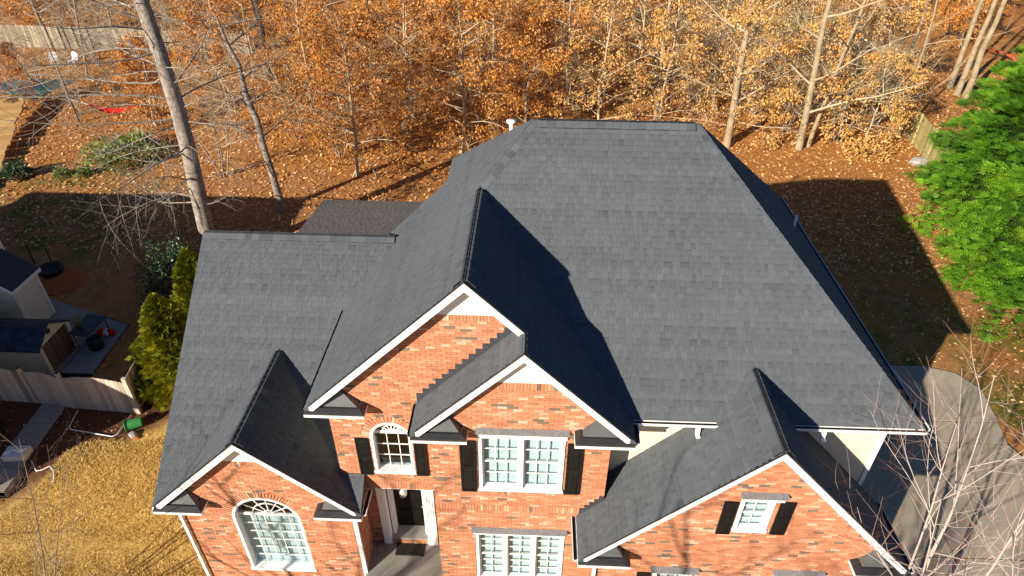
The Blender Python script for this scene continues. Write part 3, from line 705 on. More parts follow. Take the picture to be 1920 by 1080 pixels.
def arched(cx, hw, z0, zs, y, cols, rows, rays, dark_below, label, depth=.19):
    N = 28; w = .065; b = MB()
    def arc(r): return [(cx+r*math.cos(PI*i/N), zs+r*math.sin(PI*i/N)) for i in range(N+1)]
    def ring(bb, r0, r1, y0, y1):
        A, B_ = arc(r0), arc(r1)
        for i in range(N):
            q = [A[i], B_[i], B_[i+1], A[i+1]]
            bb.slab([(x, y0, z) for x, z in q][::-1], (0,y1-y0,0))
    ring(b, hw-w, hw+.01, y+.0, y+depth+.06); b.box(cx-hw-.01,cx-hw+w,y,y+depth+.06,z0+.09,zs); b.box(cx+hw-w,cx+hw+.01,y,y+depth+.06,z0+.09,zs); b.box(cx-hw-.03,cx+hw+.03,y-.03,y+depth+.06,z0,z0+.09)
    o = part(b, 'window', 'white_paint'); o['label'] = label
    ys = y+depth-.02; b = MB(); hi = hw-w
    b.box(cx-hi,cx+hi,ys-.01,ys+.03,zs-.05,zs+.03)
    ri = hi*.52; A = [(cx+(ri-.012)*math.cos(PI*i/N), zs+(ri-.012)*math.sin(PI*i/N)) for i in range(N+1)]
    ring(b, ri-.012, ri+.012, ys, ys+.025); ring(b, hi*.16-.012, hi*.16+.012, ys, ys+.025)
    for k in range(1, rays+1):
        a = PI*k/(rays+1); b.bar((cx+hi*.16*math.cos(a),ys+.0125,zs+hi*.16*math.sin(a)),(cx+hi*math.cos(a),ys+.0125,zs+hi*math.sin(a)),.022,.022,up=(0,1,0))
    pw, ph = 2*hi/cols, (zs-.05-z0-.09)/rows
    for i in range(1, cols): b.box(cx-hi+i*pw-.009,cx-hi+i*pw+.009,ys+.002,ys+.022,z0+.09,zs-.05)
    for j in range(1, rows): b.box(cx-hi,cx+hi,ys,ys+.024,z0+.09+j*ph-.009,z0+.09+j*ph+.009)
    b.build('muntin_grid', 'white_paint', o)
    for i in range(cols):
        for j in range(rows):
            xa, za = cx-hi+i*pw, z0+.09+j*ph; pane_obj([(xa,za),(xa+pw,za),(xa+pw,za+ph),(xa,za+ph)], ys+.012, o)
    for k in range(rays+1):
        a0, a1 = PI*k/(rays+1), PI*(k+1)/(rays+1); am = (a0+a1)/2
        for r0, r1 in ((hi*.16, ri), (ri, hi)):
            pane_obj([(cx+r*math.cos(a), zs+r*math.sin(a)) for r, a in ((r0,a0),(r1,a0),(r1,am),(r1,a1),(r0,a1),(r0,am))][::-1], ys+.012, o)
    b = MB(); yb = y+depth+.9
    b.face([(cx-hw,yb,z0),(cx+hw,yb,z0),(cx+hw,yb,zs),*[(x, yb, z) for x, z in arc(hw)[1:-1]],(cx-hw,yb,zs)])
    out = [(cx-hw,z0),(cx+hw,z0),(cx+hw,zs)]+arc(hw)[1:-1]+[(cx-hw,zs)]
    for i in range(len(out)): p_, q = out[i-1], out[i]; b.face([(p_[0],y+depth+.06,p_[1]),(q[0],y+depth+.06,q[1]),(q[0],yb,q[1]),(p_[0],yb,p_[1])])
    b.build('dark_interior', 'dark_room', o)
    if not dark_below:
        b = MB(); b.box(cx-hi,cx+hi,y+depth+.07,y+depth+.08,z0+.05,zs-.03); b.build('roller_shade', 'blind', o)
arched(-3.005,.47,3.60,4.86,WB,3,3,5,True,'arched white window above the front door')
arched(-6.26,.85,-.02,2.18,WW,5,6,5,False,'large arched white window with fanlight in the wing')

# --- front door in its recess
b = MB(); y = WD
b.box(-3.70,-3.49,y-.06,y+.10,.15,2.72); b.box(-2.49,-2.235,y-.06,y+.10,.15,2.72); b.box(-3.70,-2.235,y-.07,y+.10,2.58,2.75)
for x in (-3.66,-3.60,-3.54,-2.43,-2.36,-2.29): b.box(x-.012,x+.012,y-.072,y-.058,.32,2.5)
sr = part(b, 'door_surround', 'white_paint'); sr['label'] = 'white fluted pilasters and head of the door surround'
b = MB(); b.box(-3.46,-3.38,y+.08,y+.42,.42,2.6); b.box(-2.57,-2.50,y+.08,y+.42,.42,2.6); b.box(-3.46,-2.5,y+.08,y+.42,2.52,2.6); part(b, 'door_frame', 'white_paint')
b = MB(); b.box(-3.49,-2.49,y-.05,y+.42,.37,.43); part(b, 'threshold', 'concrete')
b = MB(); b.box(-3.38,-2.57,y+.34,y+.39,.44,2.52); dr = part(b, 'front_door', 'door_black'); dr['label'] = 'black panelled front door'
for x0, x1, z0, z1 in ((-3.29,-3.02,.6,1.2),(-2.93,-2.66,.6,1.2),(-3.29,-3.02,1.35,2.35),(-2.93,-2.66,1.35,2.35)):
    b = MB(); b.box(x0,x1,y+.325,y+.342,z0,z1); b.box(x0+.04,x1-.04,y+.315,y+.33,z0+.04,z1-.04); b.build('door_panel', 'door_black', dr)
b = MB(); b.lathe((-2.64,y+.30,1.35),[(.02,-.02),(.035,0),(.02,.02)],10); b.build('door_knob', 'brass', dr)
b = MB(); b.box(-4.02,-2.0,y+.45,y+.5,-.2,3.05); part(b, 'inner_wall', 'dark_room')
b = MB(); b.tube([(-2.98,.55,3.0),(-2.98,.55,2.62)],[.008,.008],5); lm = part(b, 'porch_lamp', 'iron')
b = MB(); b.lathe((-2.98,.55,2.38),[(.02,0),(.09,.03),(.11,.2),(.03,.26)],8); b.build('lamp_glass', 'glass_lamp', lm)

# --- door mat and plant stand on the porch
dm = empty('door_mat', (-2.97,.50,.15)); tag(dm, 'black patterned rubber mat on the porch before the front door', 'door mat')
b = MB(); b.box(-.39,.39,-.21,.21,.002,.012); b.build('mat_base', 'mat_rubber', dm)
solid('mat_pattern', (.05, .047, .042), .9, .1, .2, 10)
b = MB()
for i in range(9):
    for j in range(5):
        cx, cy = -.32+i*.08, -.15+j*.075
        b.tube([(cx+.028*math.cos(a)*(1-.03*k),cy+.028*math.sin(a)*(1-.03*k),.016) for k, a in enumerate(np.linspace(0, 5.2, 9))],[.006]*9,4)
b.box(-.38,.38,-.205,-.19,.012,.02); b.box(-.38,.38,.19,.205,.012,.02); b.box(-.385,-.37,-.19,.19,.012,.02); b.box(.37,.385,-.19,.19,.012,.02)
b.build('scroll_pattern', 'mat_pattern', dm)
ps = empty('plant_stand', (-3.76,.42,.15)); tag(ps, 'thin black wire plant stand in the porch corner', 'plant stand')
b = MB(); b.tube([(.13*math.cos(a),.13*math.sin(a),.55) for a in np.linspace(0,2*PI,15)],[.008]*15,5,cap=False); b.tube([(.09*math.cos(a),.09*math.sin(a),.3) for a in np.linspace(0,2*PI,13)],[.006]*13,5,cap=False); b.build('ring', 'iron', ps)
for k in range(3):
    a = k*2.1; b = MB(); b.tube([(.13*math.cos(a),.13*math.sin(a),.58),(.09*math.cos(a),.09*math.sin(a),.3),(.16*math.cos(a),.16*math.sin(a),.0)],[.008]*3,5); b.build('leg', 'iron', ps)
# ------------------------------------------------------------------ vegetation materials
mat('leaf_copper', [(0, (.24, .075, .014)), (.4, (.52, .20, .035)), (.75, (.68, .33, .075)), (1, (.78, .50, .18))], tint=1, noise=[(.35, .18)], rough=.6, spec=.25, trans=.25)
mat('leaf_gold', [(0, (.32, .13, .03)), (.4, (.60, .32, .08)), (.75, (.74, .49, .17)), (1, (.84, .68, .36))], tint=1, noise=[(.35, .15)], rough=.6, spec=.25, trans=.25)
mat('cypress_green', [(0, (.05, .09, .012)), (.3, (.075, .21, .014)), (.6, (.13, .31, .018)), (.85, (.21, .38, .022)), (1, (.36, .40, .03))], tint=.95, noise=[(.7, .16)], rough=.6, spec=.25, trans=.2)
mat('arborvitae_green', [(0, (.06, .085, .008)), (.5, (.22, .235, .012)), (1, (.44, .40, .022))], tint=.9, noise=[(1.3, .15)], rough=.65, spec=.2, trans=.15)
mat('holly_green', [(0, (.012, .028, .012)), (.6, (.035, .075, .03)), (.85, (.12, .19, .09)), (1, (.45, .5, .33))], tint=1, rough=.35, spec=.5, trans=.1)
mat('shrub_green', [(0, (.07, .12, .02)), (1, (.26, .34, .08))], tint=1, rough=.5, spec=.3, trans=.2)
mat('bark_grey', [(.15, (.10, .08, .062)), (.5, (.27, .225, .185)), (.8, (.47, .42, .36))], tint=0, noise=[(4.5, .45), (22, .4)], bump=(26, 1.0, .03), rough=.95, spec=.1)
mat('bark_pale', [(.2, (.17, .125, .075)), (.5, (.31, .24, .15)), (.8, (.47, .38, .26))], tint=0, noise=[(1.8, .3), (16, .25)], bump=(20, .8, .02), rough=.95, spec=.1)
mat('bark_beech', [(.2, (.30, .225, .14)), (.5, (.45, .36, .235)), (.8, (.60, .51, .37))], tint=0, noise=[(1.8, .3), (16, .25)], rough=.95, spec=.1)
mat('bark_dark', [(.2, (.06, .04, .03)), (.8, (.17, .125, .095))], tint=0, noise=[(3, .3), (24, .3)], bump=(26, 1.0, .03), rough=.95, spec=.1)
mat('twig_white', [(.0, (.40, .33, .29)), (.6, (.48, .40, .35)), (1, (.40, .13, .06))], tint=1, noise=[(9, .12)], rough=.8, spec=.2)
mat('twig_brown', [(.2, (.16, .11, .085)), (.8, (.34, .26, .2))], tint=0, noise=[(4, .3)], rough=.9, spec=.1)
mat('litter_leaf', [(0, (.26, .09, .022)), (.5, (.56, .26, .075)), (1, (.78, .55, .28))], tint=1, rough=.7, spec=.2)
mat('grass_dry', [(0, (.36, .21, .06)), (.5, (.68, .48, .15)), (.9, (.80, .62, .26)), (1, (.38, .36, .10))], tint=1, rough=.8, spec=.1, trans=.2)
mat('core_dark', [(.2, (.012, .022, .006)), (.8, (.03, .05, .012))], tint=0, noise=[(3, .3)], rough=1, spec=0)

def rv(): v = np.array([random.gauss(0,1) for _ in range(3)]); return v/np.linalg.norm(v)
def grow(b, p, d, L, r, lev, maxlev, anchors, spread=.7, up=.12, droop=0.0, kids=(5,5,4), sides=(7,5,4,3), wob=.16, ratio=.55, segs=5, tip_t=None, start=.25):
    """one limb and, recursively, what grows from it"""
    p = np.array(p, float); d = np.array(d, float); pts = [p.copy()]; rad = [r]; dirs = [d.copy()]
    for i in range(segs):
        d = d+rv()*wob+np.array((0,0,up-droop*(i/segs))); d /= np.linalg.norm(d)
        p = p+d*L/segs; pts.append(p.copy()); rad.append(r*(1-(.72 if lev else .6)*(i+1)/segs)); dirs.append(d.copy())
    b.tube(pts, rad, sides[min(lev, len(sides)-1)], t=0.0 if tip_t is None else min(1, .25*lev+(.5 if lev == maxlev else 0)*tip_t), cap=False)
    if lev >= maxlev:
        for i in range(1, segs+1): anchors.append((pts[i], dirs[i]))
        return pts
    n = kids[min(lev, len(kids)-1)]
    for k in range(n):
        f = start+(1-start)*(k+random.random()*.8)/n; q = min(segs-1, int(f*segs)); fr = f*segs-q
        P = pts[q]+(pts[q+1]-pts[q])*min(1, fr); D = dirs[q]
        s = rv(); s = s-D*(s @ D); s /= (np.linalg.norm(s)+1e-9)
        nd = D*(1-spread)+s*spread; nd /= np.linalg.norm(nd)
        grow(b, P, nd, L*ratio*random.uniform(.7, 1.15)*(1-.45*f if lev == 0 else 1), rad[q]*random.uniform(.42, .6), lev+1, maxlev, anchors, spread, up, droop, kids, sides, wob, ratio, max(3, segs-1), tip_t, start=.2)
    return pts

def leaf_quads(A, per, size, hang=.6, spread=.12):
    """rhombic leaves near the anchors A, mostly hanging"""
    P = np.repeat(np.array([a[0] for a in A]), per, 0); N = len(P)
    P = P+RNG.normal(0, spread, (N,3))*np.array((1,1,.55))
    ax = RNG.normal(0, 1, (N,3)); ax[:,2] = ax[:,2]*.5-hang*2; ax /= np.linalg.norm(ax, axis=1)[:,None]
    sd = np.cross(ax, RNG.normal(0, 1, (N,3))); sd /= np.linalg.norm(sd, axis=1)[:,None]
    s = size*RNG.uniform(.7, 1.25, N)[:,None]; nn = np.cross(ax, sd)
    V = np.stack([P, P+ax*s*.5+sd*s*.27+nn*s*.06, P+ax*s, P+ax*s*.45-sd*s*.27+nn*s*.06], 1)
    return V, RNG.beta(2.2, 2.2, N)

def as_tree(name, loc, rz, sc, parts, label, cat, group=None):
    o = empty(name, loc, rz); o.scale = (sc,)*3; tag(o, label, cat, group)
    for nm, me in parts:
        c = bpy.data.objects.new(nm, me); COL.objects.link(c); c.parent = o
    return o

def mesh_of(b, name, m, smooth=True):
    me = bpy.data.meshes.new(name); me.from_pydata(b.v, [], b.f); set_tint(me, b.t); me.materials.append(MATS[m])
    if smooth: me.polygons.foreach_set('use_smooth', [True]*len(me.polygons))
    me.update(); return me

# --- beeches that keep their dead leaves: five shapes in two leaf colours
def beech_mesh(seed, hgt, nb, per, bark):
    random.seed(seed); b = MB(); A = []
    pts = [np.array((0,0,-.2))]; rad = [hgt*.0125]; x = y = 0
    for i in range(8): x += random.gauss(0,.12); y += random.gauss(0,.12); pts.append(np.array((x,y,hgt*(i+1)/8))); rad.append(hgt*.0105*(1-.85*(i+1)/8)+.010)
    b.tube(pts, rad, 8, cap=False)
    for k in range(3): a = k*2.1+seed; b.tube([pts[0]+np.array((0,0,.5)), pts[0]+np.array((.35*math.cos(a),.35*math.sin(a),.12))],[hgt*.009,.03],5,cap=False)
    for k in range(nb):
        f = .10+.86*(k+random.random())/nb; z = hgt*f; q = min(7, int(f*8)); P = pts[q]+(pts[q+1]-pts[q])*(f*8-q)
        a = k*2.4+random.gauss(0,.4); L = hgt*.40*(1.08-.75*f)*random.uniform(.75,1.2)+.5
        D = np.array((math.cos(a), math.sin(a), .18+.5*f)); D /= np.linalg.norm(D)
        grow(b, P, D, L, .018+.0075*L, 1, 3, A, spread=.62, up=.02, droop=.10, kids=(6,6,4), sides=(6,4,3,3), wob=.15, ratio=.5, segs=5, start=.25)
    V, t = leaf_quads(A, per*3, .165, spread=.17)
    return b, V, t
BEECH = []
for i, (sd, hg, nb, per) in enumerate(((3,9.5,21,5),(8,11.5,23,4),(15,8.0,19,6),(21,12.5,24,4),(33,6.5,17,7))):
    b, V, t = beech_mesh(sd, hg, nb, per, None)
    # leaves thin out in patches so that limbs and gaps show
    cl = np.sin(V[:,0,0]*1.9+i)*np.sin(V[:,0,1]*1.7+2*i)+np.sin(V[:,0,2]*2.3+V[:,0,0])*.6
    ord_ = RNG.random(len(V))+.55*np.clip(-cl, -.5, 1.2); r_ = np.argsort(ord_)
    k1, k2 = r_[:8400], r_[:4200]
    wood = mesh_of(b, 'trunk', 'bark_beech')
    BEECH.append((wood, quads_mesh('crown', V[k1], t[k1], 'leaf_copper'), quads_mesh('crown', V[k2], t[k2], 'leaf_gold')))
random.seed(5)
ORD = ['first','second','third','fourth','fifth','sixth','seventh','eighth','ninth','tenth','eleventh','twelfth','thirteenth','fourteenth','fifteenth','sixteenth','seventeenth','eighteenth','nineteenth','twentieth','twenty-first','twenty-second','twenty-third','twenty-fourth','twenty-fifth']
def gpx(u, v, z=0):
    d = (u-960)/FPX*_r-(v-540)/FPX*_u+_f; t = (z-CAM[2])/d[2]; P = CAM+t*d; return float(P[0]), float(P[1])
def wyx(u, v, y): d = (u-960)/FPX*_r-(v-540)/FPX*_u+_f; t = (y-CAM[1])/d[1]; return CAM+t*d
rows = [
 ('front', [(-11.2,27.2,2,.8,0),(-9.8,23.4,0,.85,0),(-4.2,26.5,0,.9,0),(-.5,29.0,2,.95,0),(4.0,29.5,0,.9,1),(8.1,31.0,2,1.0,1),(12.2,29.4,0,.9,1),(16.4,29.0,4,1.05,1),(20.6,29.2,4,.9,1)]),
 ('second', [(-24.5,30.0,4,.8,0),(-19.5,30.5,2,.9,0),(-14.8,31.5,1,.8,0),(-8.2,32.5,1,.85,0),(-2.8,34.5,3,.8,0),(2.5,35.5,0,1.0,0),(7.0,36.5,1,.8,1),(12.6,35.0,1,.85,1),(17.6,35.0,0,.9,1),(22.6,35.0,2,.95,1)]),
 ('third', [(*gpx(35,205),4,.62,0),(-21.5,39.5,0,.9,0),(-15.5,40.5,3,.8,0),(-9.5,41.0,0,1.0,0),(-4.0,42.5,1,.9,0),(2.0,43.0,3,.8,0),(8.0,43.5,0,1.0,0),(14.0,43.5,1,.85,1),(20.0,43.0,0,.9,1),(24.8,45.0,2,1.0,1)]),
 ('fourth', [(-58,52,0,.9,0),(-51,53,2,1.0,0),(-45,51.5,4,1.1,0),(-39.5,52.5,2,1.0,0),(-34,50.5,0,.9,0),(-27.5,48.5,0,1.0,0),(-20.0,50.0,1,.9,0),(-12.5,51.0,3,.9,0),(-6.0,52.5,0,1.1,0),(1.0,53.0,1,1.0,0),(7.5,54.0,3,.9,0),(14.5,54.0,0,1.0,0),(22.0,55.0,1,.9,1),(30.0,56.0,4,1.1,1),(38,52,4,1.0,0)]),
 ('rearmost', [(-56,60,0,1.0,0),(-46,63,1,1.0,0),(-36,62,3,.9,0),(-27,64,0,1.1,0),(-18,65,1,1.0,0),(-9,66,3,1.0,0),(0,67,0,1.1,0),(9,67,1,1.0,0),(18,68,3,1.0,0),(28,68,0,1.1,1),(38,68,1,1.0,0),(48,66,0,1.0,0)])]
for rn, L in rows:
    for i, (x, y, k, sc, col) in enumerate(L):
        w = BEECH[k]
        as_tree('beech_tree', (x, y, h(x,y)), random.random()*6.28, sc*random.uniform(.94,1.06), [('trunk', w[0]), ('crown', w[1+col])],
            f"{'golden' if col else 'copper'}-leaved beech, {ORD[i]} from the left in the {rn} row of the wood", 'tree', 'leafy beeches in the wood behind the house')

# --- tall bare trunks in the wood, traced by foot and lean
def tall_tree(name, foot, top, wid, bark, label, seed, hgt=15, nb=9, low=.16, y=None, bl=.36):
    x0, y0 = foot if y is not None and False else gpx(*foot)
    P = wyx(top[0], top[1], y0); lean = (P[0]-x0)/max(1.0, P[2])
    random.seed(seed); b = MB(); pts = []; rad = []
    for i in range(9):
        z = -.2+hgt*i/8; pts.append(np.array((lean*z+random.gauss(0,.05)*(i > 0), random.gauss(0,.05)*(i > 0), z))); rad.append(wid*.5*(1.12 if i == 0 else 1-.7*i/8))
    b.tube(pts, rad, 9, cap=False); b2 = MB()
    for k in range(nb):
        f = low+(.97-low)*(k+random.random())/nb; q = min(7, int(f*8)); S_ = pts[q]+(pts[q+1]-pts[q])*(f*8-q); a = k*2.4+random.gauss(0,.5)
        D = np.array((math.cos(a), math.sin(a), .45)); D /= np.linalg.norm(D)
        grow(b2, S_, D, hgt*bl*(1.1-.6*f)*random.uniform(.7,1.2), wid*.16*(1.2-.6*f), 1, 3, [], spread=.55, up=.05, kids=(5,5,3), sides=(6,5,3,3), wob=.2, ratio=.52, segs=5)
    o = empty(name, (x0, y0, h(x0,y0))); tag(o, label, 'tree', 'bare trees in the wood')
    for nm, bb in (('trunk', b), ('crown', b2)):
        c = bpy.data.objects.new(nm, mesh_of(bb, nm, bark if nm == 'trunk' or bark == 'bark_dark' else 'bark_beech')); COL.objects.link(c); c.parent = o
    return o
TT = [((985,190),(985,0),.42,'bark_pale','pale bare trunk rising right behind the main ridge'),
 ((1060,110),(1062,10),.5,'bark_dark','dark bare trunk behind the pale one over the ridge'),
 ((855,98),(850,20),.38,'bark_dark','short-looking dark trunk left of the ridge pipe, in the copper leaves'),
 ((1228,225),(1250,40),.26,'bark_pale','slim pale trunk behind the right half of the main ridge'),
 ((1362,275),(1400,60),.45,'bark_pale','stout pale trunk just right of the main ridge end'),
 ((1497,280),(1552,20),.44,'bark_pale','leaning pale trunk at the edge of the right clearing'),
 ((1515,275),(1600,60),.26,'bark_pale','thin stem beside the leaning pale trunk at the clearing'),
 ((1605,95),(1630,0),.4,'bark_grey','grey trunk beyond the right board fence'),
 ((1780,165),(1840,0),.42,'bark_pale','leftmost of the three pale trunks above the cypresses'),
 ((1793,178),(1866,0),.44,'bark_pale','middle one of the three pale trunks above the cypresses'),
 ((1808,188),(1884,0),.46,'bark_pale','rightmost and whitest of the three trunks above the cypresses'),
 ((1683,258),(1728,100),.17,'bark_pale','thin leaning trunk against the right board fence'),
 ((505,150),(478,0),.62,'bark_dark','broad dark trunk left of centre deep in the wood'),
 ((590,190),(575,40),.2,'bark_dark','slim dark trunk in the copper leaves left of centre'),
 ((540,130),(535,10),.2,'bark_grey','thin grey trunk beside the broad dark trunk'),
 ((1700,120),(1740,0),.28,'bark_grey','grey trunk between the fence and the three pale trunks'),
 ((90,75),(60,0),.3,'bark_grey','grey trunk before the far pale wall at upper left'),
 ((165,150),(140,20),.16,'bark_grey','thin grey stem beside the white garden chairs'),
 ((690,60),(688,0),.25,'bark_dark','dark stem at the top edge left of centre'),
 ((1160,60),(1165,0),.34,'bark_pale','pale stem at the top edge right of centre'),
 ((1310,40),(1320,0),.4,'bark_pale','pale trunk before the far white house')]
for i, (ft, tp, wd, bk, lb) in enumerate(TT): tall_tree('bare_tree', ft, tp, wd, bk, lb, 40+i, nb=5 if 'three' in lb else (9 if wd < .3 else 13), low=.55 if 'three' in lb else .16)

# the big tree left of the wing and the crooked one behind it
def big_left():
    random.seed(77); b = MB(); b2 = MB(); x0, y0 = -14.15, 14.4; hgt = 16
    pts = [np.array(q) for q in ((0,0,-.3),(.05,0,1.5),(.16,.0,3.2),(.30,.05,5.2),(.40,0,7.2),(.34,0,9.2),(.26,0,11.2),(.2,.1,13.5),(.2,.1,16))]; rad = [.40,.33,.32,.30,.285,.265,.245,.19,.08]
    b.tube(pts, rad, 12, cap=False)
    for k in range(46):
        z = 2.6+9.4*(k/46)**.9+random.random()*.4; q = max(i for i in range(8) if pts[i][2] <= z); P = pts[q]+(pts[q+1]-pts[q])*((z-pts[q][2])/(pts[q+1][2]-pts[q][2]))
        a = random.gauss(PI, 1.0) if k % 4 else random.uniform(-.9,.9); L = random.uniform(2.6,6.2) if k % 4 else random.uniform(1.5,3.4)
        D = np.array((math.cos(a), math.sin(a)*.9, random.uniform(-.15,.35))); D /= np.linalg.norm(D)
        grow(b2, P, D, L, .012+.0055*L, 1, 3, [], spread=.5, up=.01, droop=.02, kids=(8,8,5), sides=(6,5,4,3), wob=.15, ratio=.52, segs=6)
    o = empty('bare_tree', (x0,y0,0)); tag(o, 'big grey leafless tree with spreading twigs beside the left wing ridge', 'tree')
    for nm, bb in (('trunk', b), ('crown', b2)):
        c = bpy.data.objects.new(nm, mesh_of(bb, nm, 'bark_grey')); COL.objects.link(c); c.parent = o
big_left()
def crooked():
    random.seed(12); x0, y0 = gpx(530,392); b = MB(); b2 = MB()
    px = [(530,395),(512,330),(492,268),(482,225),(462,180),(447,120),(425,80),(405,30)]
    pts = [wyx(u, v, y0)-np.array((x0,y0,0)) for u, v in px]; pts[0][2] = -.2
    b.tube(pts, [.21,.17,.16,.15,.13,.11,.08,.05], 9, cap=False)
    for k in range(16):
        i = 1+k % 6; P = pts[i]+(pts[i+1]-pts[i])*random.random(); a = random.uniform(0,6.28); D = np.array((math.cos(a), math.sin(a), .3)); D /= np.linalg.norm(D)
        grow(b2, P, D, random.uniform(1.4,3.0), .04, 1, 3, [], spread=.55, up=.04, kids=(5,5,3), sides=(5,4,3,3), wob=.22, ratio=.5)
    o = empty('bare_tree', (x0,y0,0)); tag(o, 'crooked slim leafless tree behind the wing, right of the big grey tree', 'tree')
    for nm, bb in (('trunk', b), ('crown', b2)):
        c = bpy.data.objects.new(nm, mesh_of(bb, nm, 'bark_grey')); COL.objects.link(c); c.parent = o
crooked()

# --- twiggy thicket at upper left
random.seed(61); _tb = MB(); _tc = MB()
for k in range(4):
    a = k*1.6; D = np.array((math.cos(a)*.3, math.sin(a)*.3, 1)); D /= np.linalg.norm(D); d = D; p_ = np.array((.1*math.cos(a), .1*math.sin(a), -.2)); pts = [p_]
    for i in range(6): d = d+rv()*.1; d /= np.linalg.norm(d); p_ = p_+d*.9; pts.append(p_)
    _tb.tube(pts, [.05,.045,.04,.03,.025,.018,.008], 6, cap=False)
    for j in range(10):
        q = 1+j % 5; P = pts[q]+(pts[q+1]-pts[q])*random.random(); a2 = random.random()*6.28; D2 = np.array((math.cos(a2), math.sin(a2), .4)); D2 /= np.linalg.norm(D2)
        grow(_tc, P, D2, random.uniform(1.2,2.6), .022, 1, 3, [], spread=.5, up=.04, kids=(6,6,4), sides=(5,4,3,3), wob=.2, ratio=.55)
_t1, _t2 = mesh_of(_tb, 'trunk', 'bark_grey'), mesh_of(_tc, 'crown', 'bark_beech')
for k, (u, v, sc) in enumerate(((15,130,.9),(70,165,.8),(120,80,1.0),(185,125,.9),(205,70,1.1),(265,120,1.0),(300,75,1.1),(345,110,1.0),(150,215,.7),(400,150,1.0))):
    x, y = gpx(u, v); as_tree('thicket_sapling', (x,y,0), k*1.3, sc, [('trunk',_t1),('crown',_t2)], f'bare grey sapling, {ORD[k]} as counted from the left in the thicket at upper left', 'tree', 'bare saplings in the upper left thicket')

WS = [(640,300),(700,180),(760,250),(820,140),(880,205),(940,120),(1010,165),(1080,200),(1120,110),(1180,170),(1250,150),(1300,215),(1345,140),(1410,215),(1440,120),(1470,250),(1530,200),(1580,150),(1570,265),(1640,235),(560,260),(450,250),(420,330),(600,110),(380,200)]
for k, (u, v) in enumerate(sorted(WS)):
    x, y = gpx(u, v); as_tree('thicket_sapling', (x,y,0), k*1.9, .85+.3*((k*7) % 5)/5, [('trunk',_t1),('crown',_t2)], f'bare twiggy sapling among the leafy beeches, {ORD[k]} counted from the left edge', 'tree', 'bare saplings among the beeches')

# --- bare trees in the front garden
def front_tree(loc, seed, stems, hgt, m, label, name='young_bare_tree', r0=.05, kids=(8,6,4), tilt=.28, tip=1.0, bl=.5):
    random.seed(seed); b = MB(); b2 = MB()
    for k in range(stems):
        a = 6.28*k/stems+random.gauss(0,.3); D = np.array((math.cos(a)*tilt, math.sin(a)*tilt, 1)); D /= np.linalg.norm(D)
        L = hgt*random.uniform(.8,1.05); p = np.array((.12*math.cos(a), .12*math.sin(a), -.2)); d = D; pts = [p]; rad = [r0]
        for i in range(7): d = d+rv()*.07+np.array((0,0,.02)); d /= np.linalg.norm(d); p = p+d*L/7; pts.append(p); rad.append(r0*(1-.86*(i+1)/7))
        b.tube(pts, rad, 8, t=.3, cap=False)
        for j in range(kids[0]):
            f = .28+.7*(j+random.random())/kids[0]; q = min(6, int(f*7)); P = pts[q]+(pts[q+1]-pts[q])*(f*7-q); a2 = j*2.4+random.gauss(0,.5)
            D2 = np.array((math.cos(a2)*.75, math.sin(a2)*.75, .75)); D2 /= np.linalg.norm(D2)
            grow(b2, P, D2, hgt*bl*(1-.55*f)*random.uniform(.7,1.15), r0*.5*(1-.6*f), 1, 3, [], spread=.5, up=.06, kids=kids, sides=(6,5,4,3), wob=.15, ratio=.5, segs=5, tip_t=tip)
    o = empty(name, (loc[0], loc[1], h(loc[0],loc[1]))); tag(o, label, 'tree')
    for nm, bb in (('trunk', b), ('crown', b2)):
        c = bpy.data.objects.new(nm, mesh_of(bb, nm, m)); COL.objects.link(c); c.parent = o
front_tree((9.0,-2.0), 4, 5, 8.0, 'twig_white', 'pale leafless tree with red-tipped twigs at the garage corner', r0=.042, tilt=.2)
front_tree((-11.9,-1.9), 9, 6, 6.2, 'twig_brown', 'thin brown leafless tree on the lawn at lower left', r0=.028, tilt=.34, tip=0, kids=(7,6,4))
front_tree((-5.5,-14.5), 19, 3, 12.5, 'twig_brown', 'tall leafless tree in the front garden, nearest the street', r0=.15, tilt=.25, tip=0, kids=(8,6,3))

front_tree((-12.6,-9.6), 29, 3, 10.5, 'twig_brown', 'leafless garden tree left of the street front', r0=.12, tilt=.3, tip=0, kids=(9,6,4))
front_tree((1.4,-12.6), 51, 4, 8.6, 'twig_brown', 'leafless tree added out of view to shade the driveway, before the nested gable', r0=.11, tilt=.3, tip=0, kids=(10,7,5))  # unseen tree put in so its dense twigs dim the driveway
front_tree((4.9,-12.2), 57, 4, 8.2, 'twig_brown', 'leafless tree added out of view to shade the driveway, before the garage', r0=.11, tilt=.3, tip=0, kids=(10,7,5))  # second unseen tree, added for the same shade on the driveway
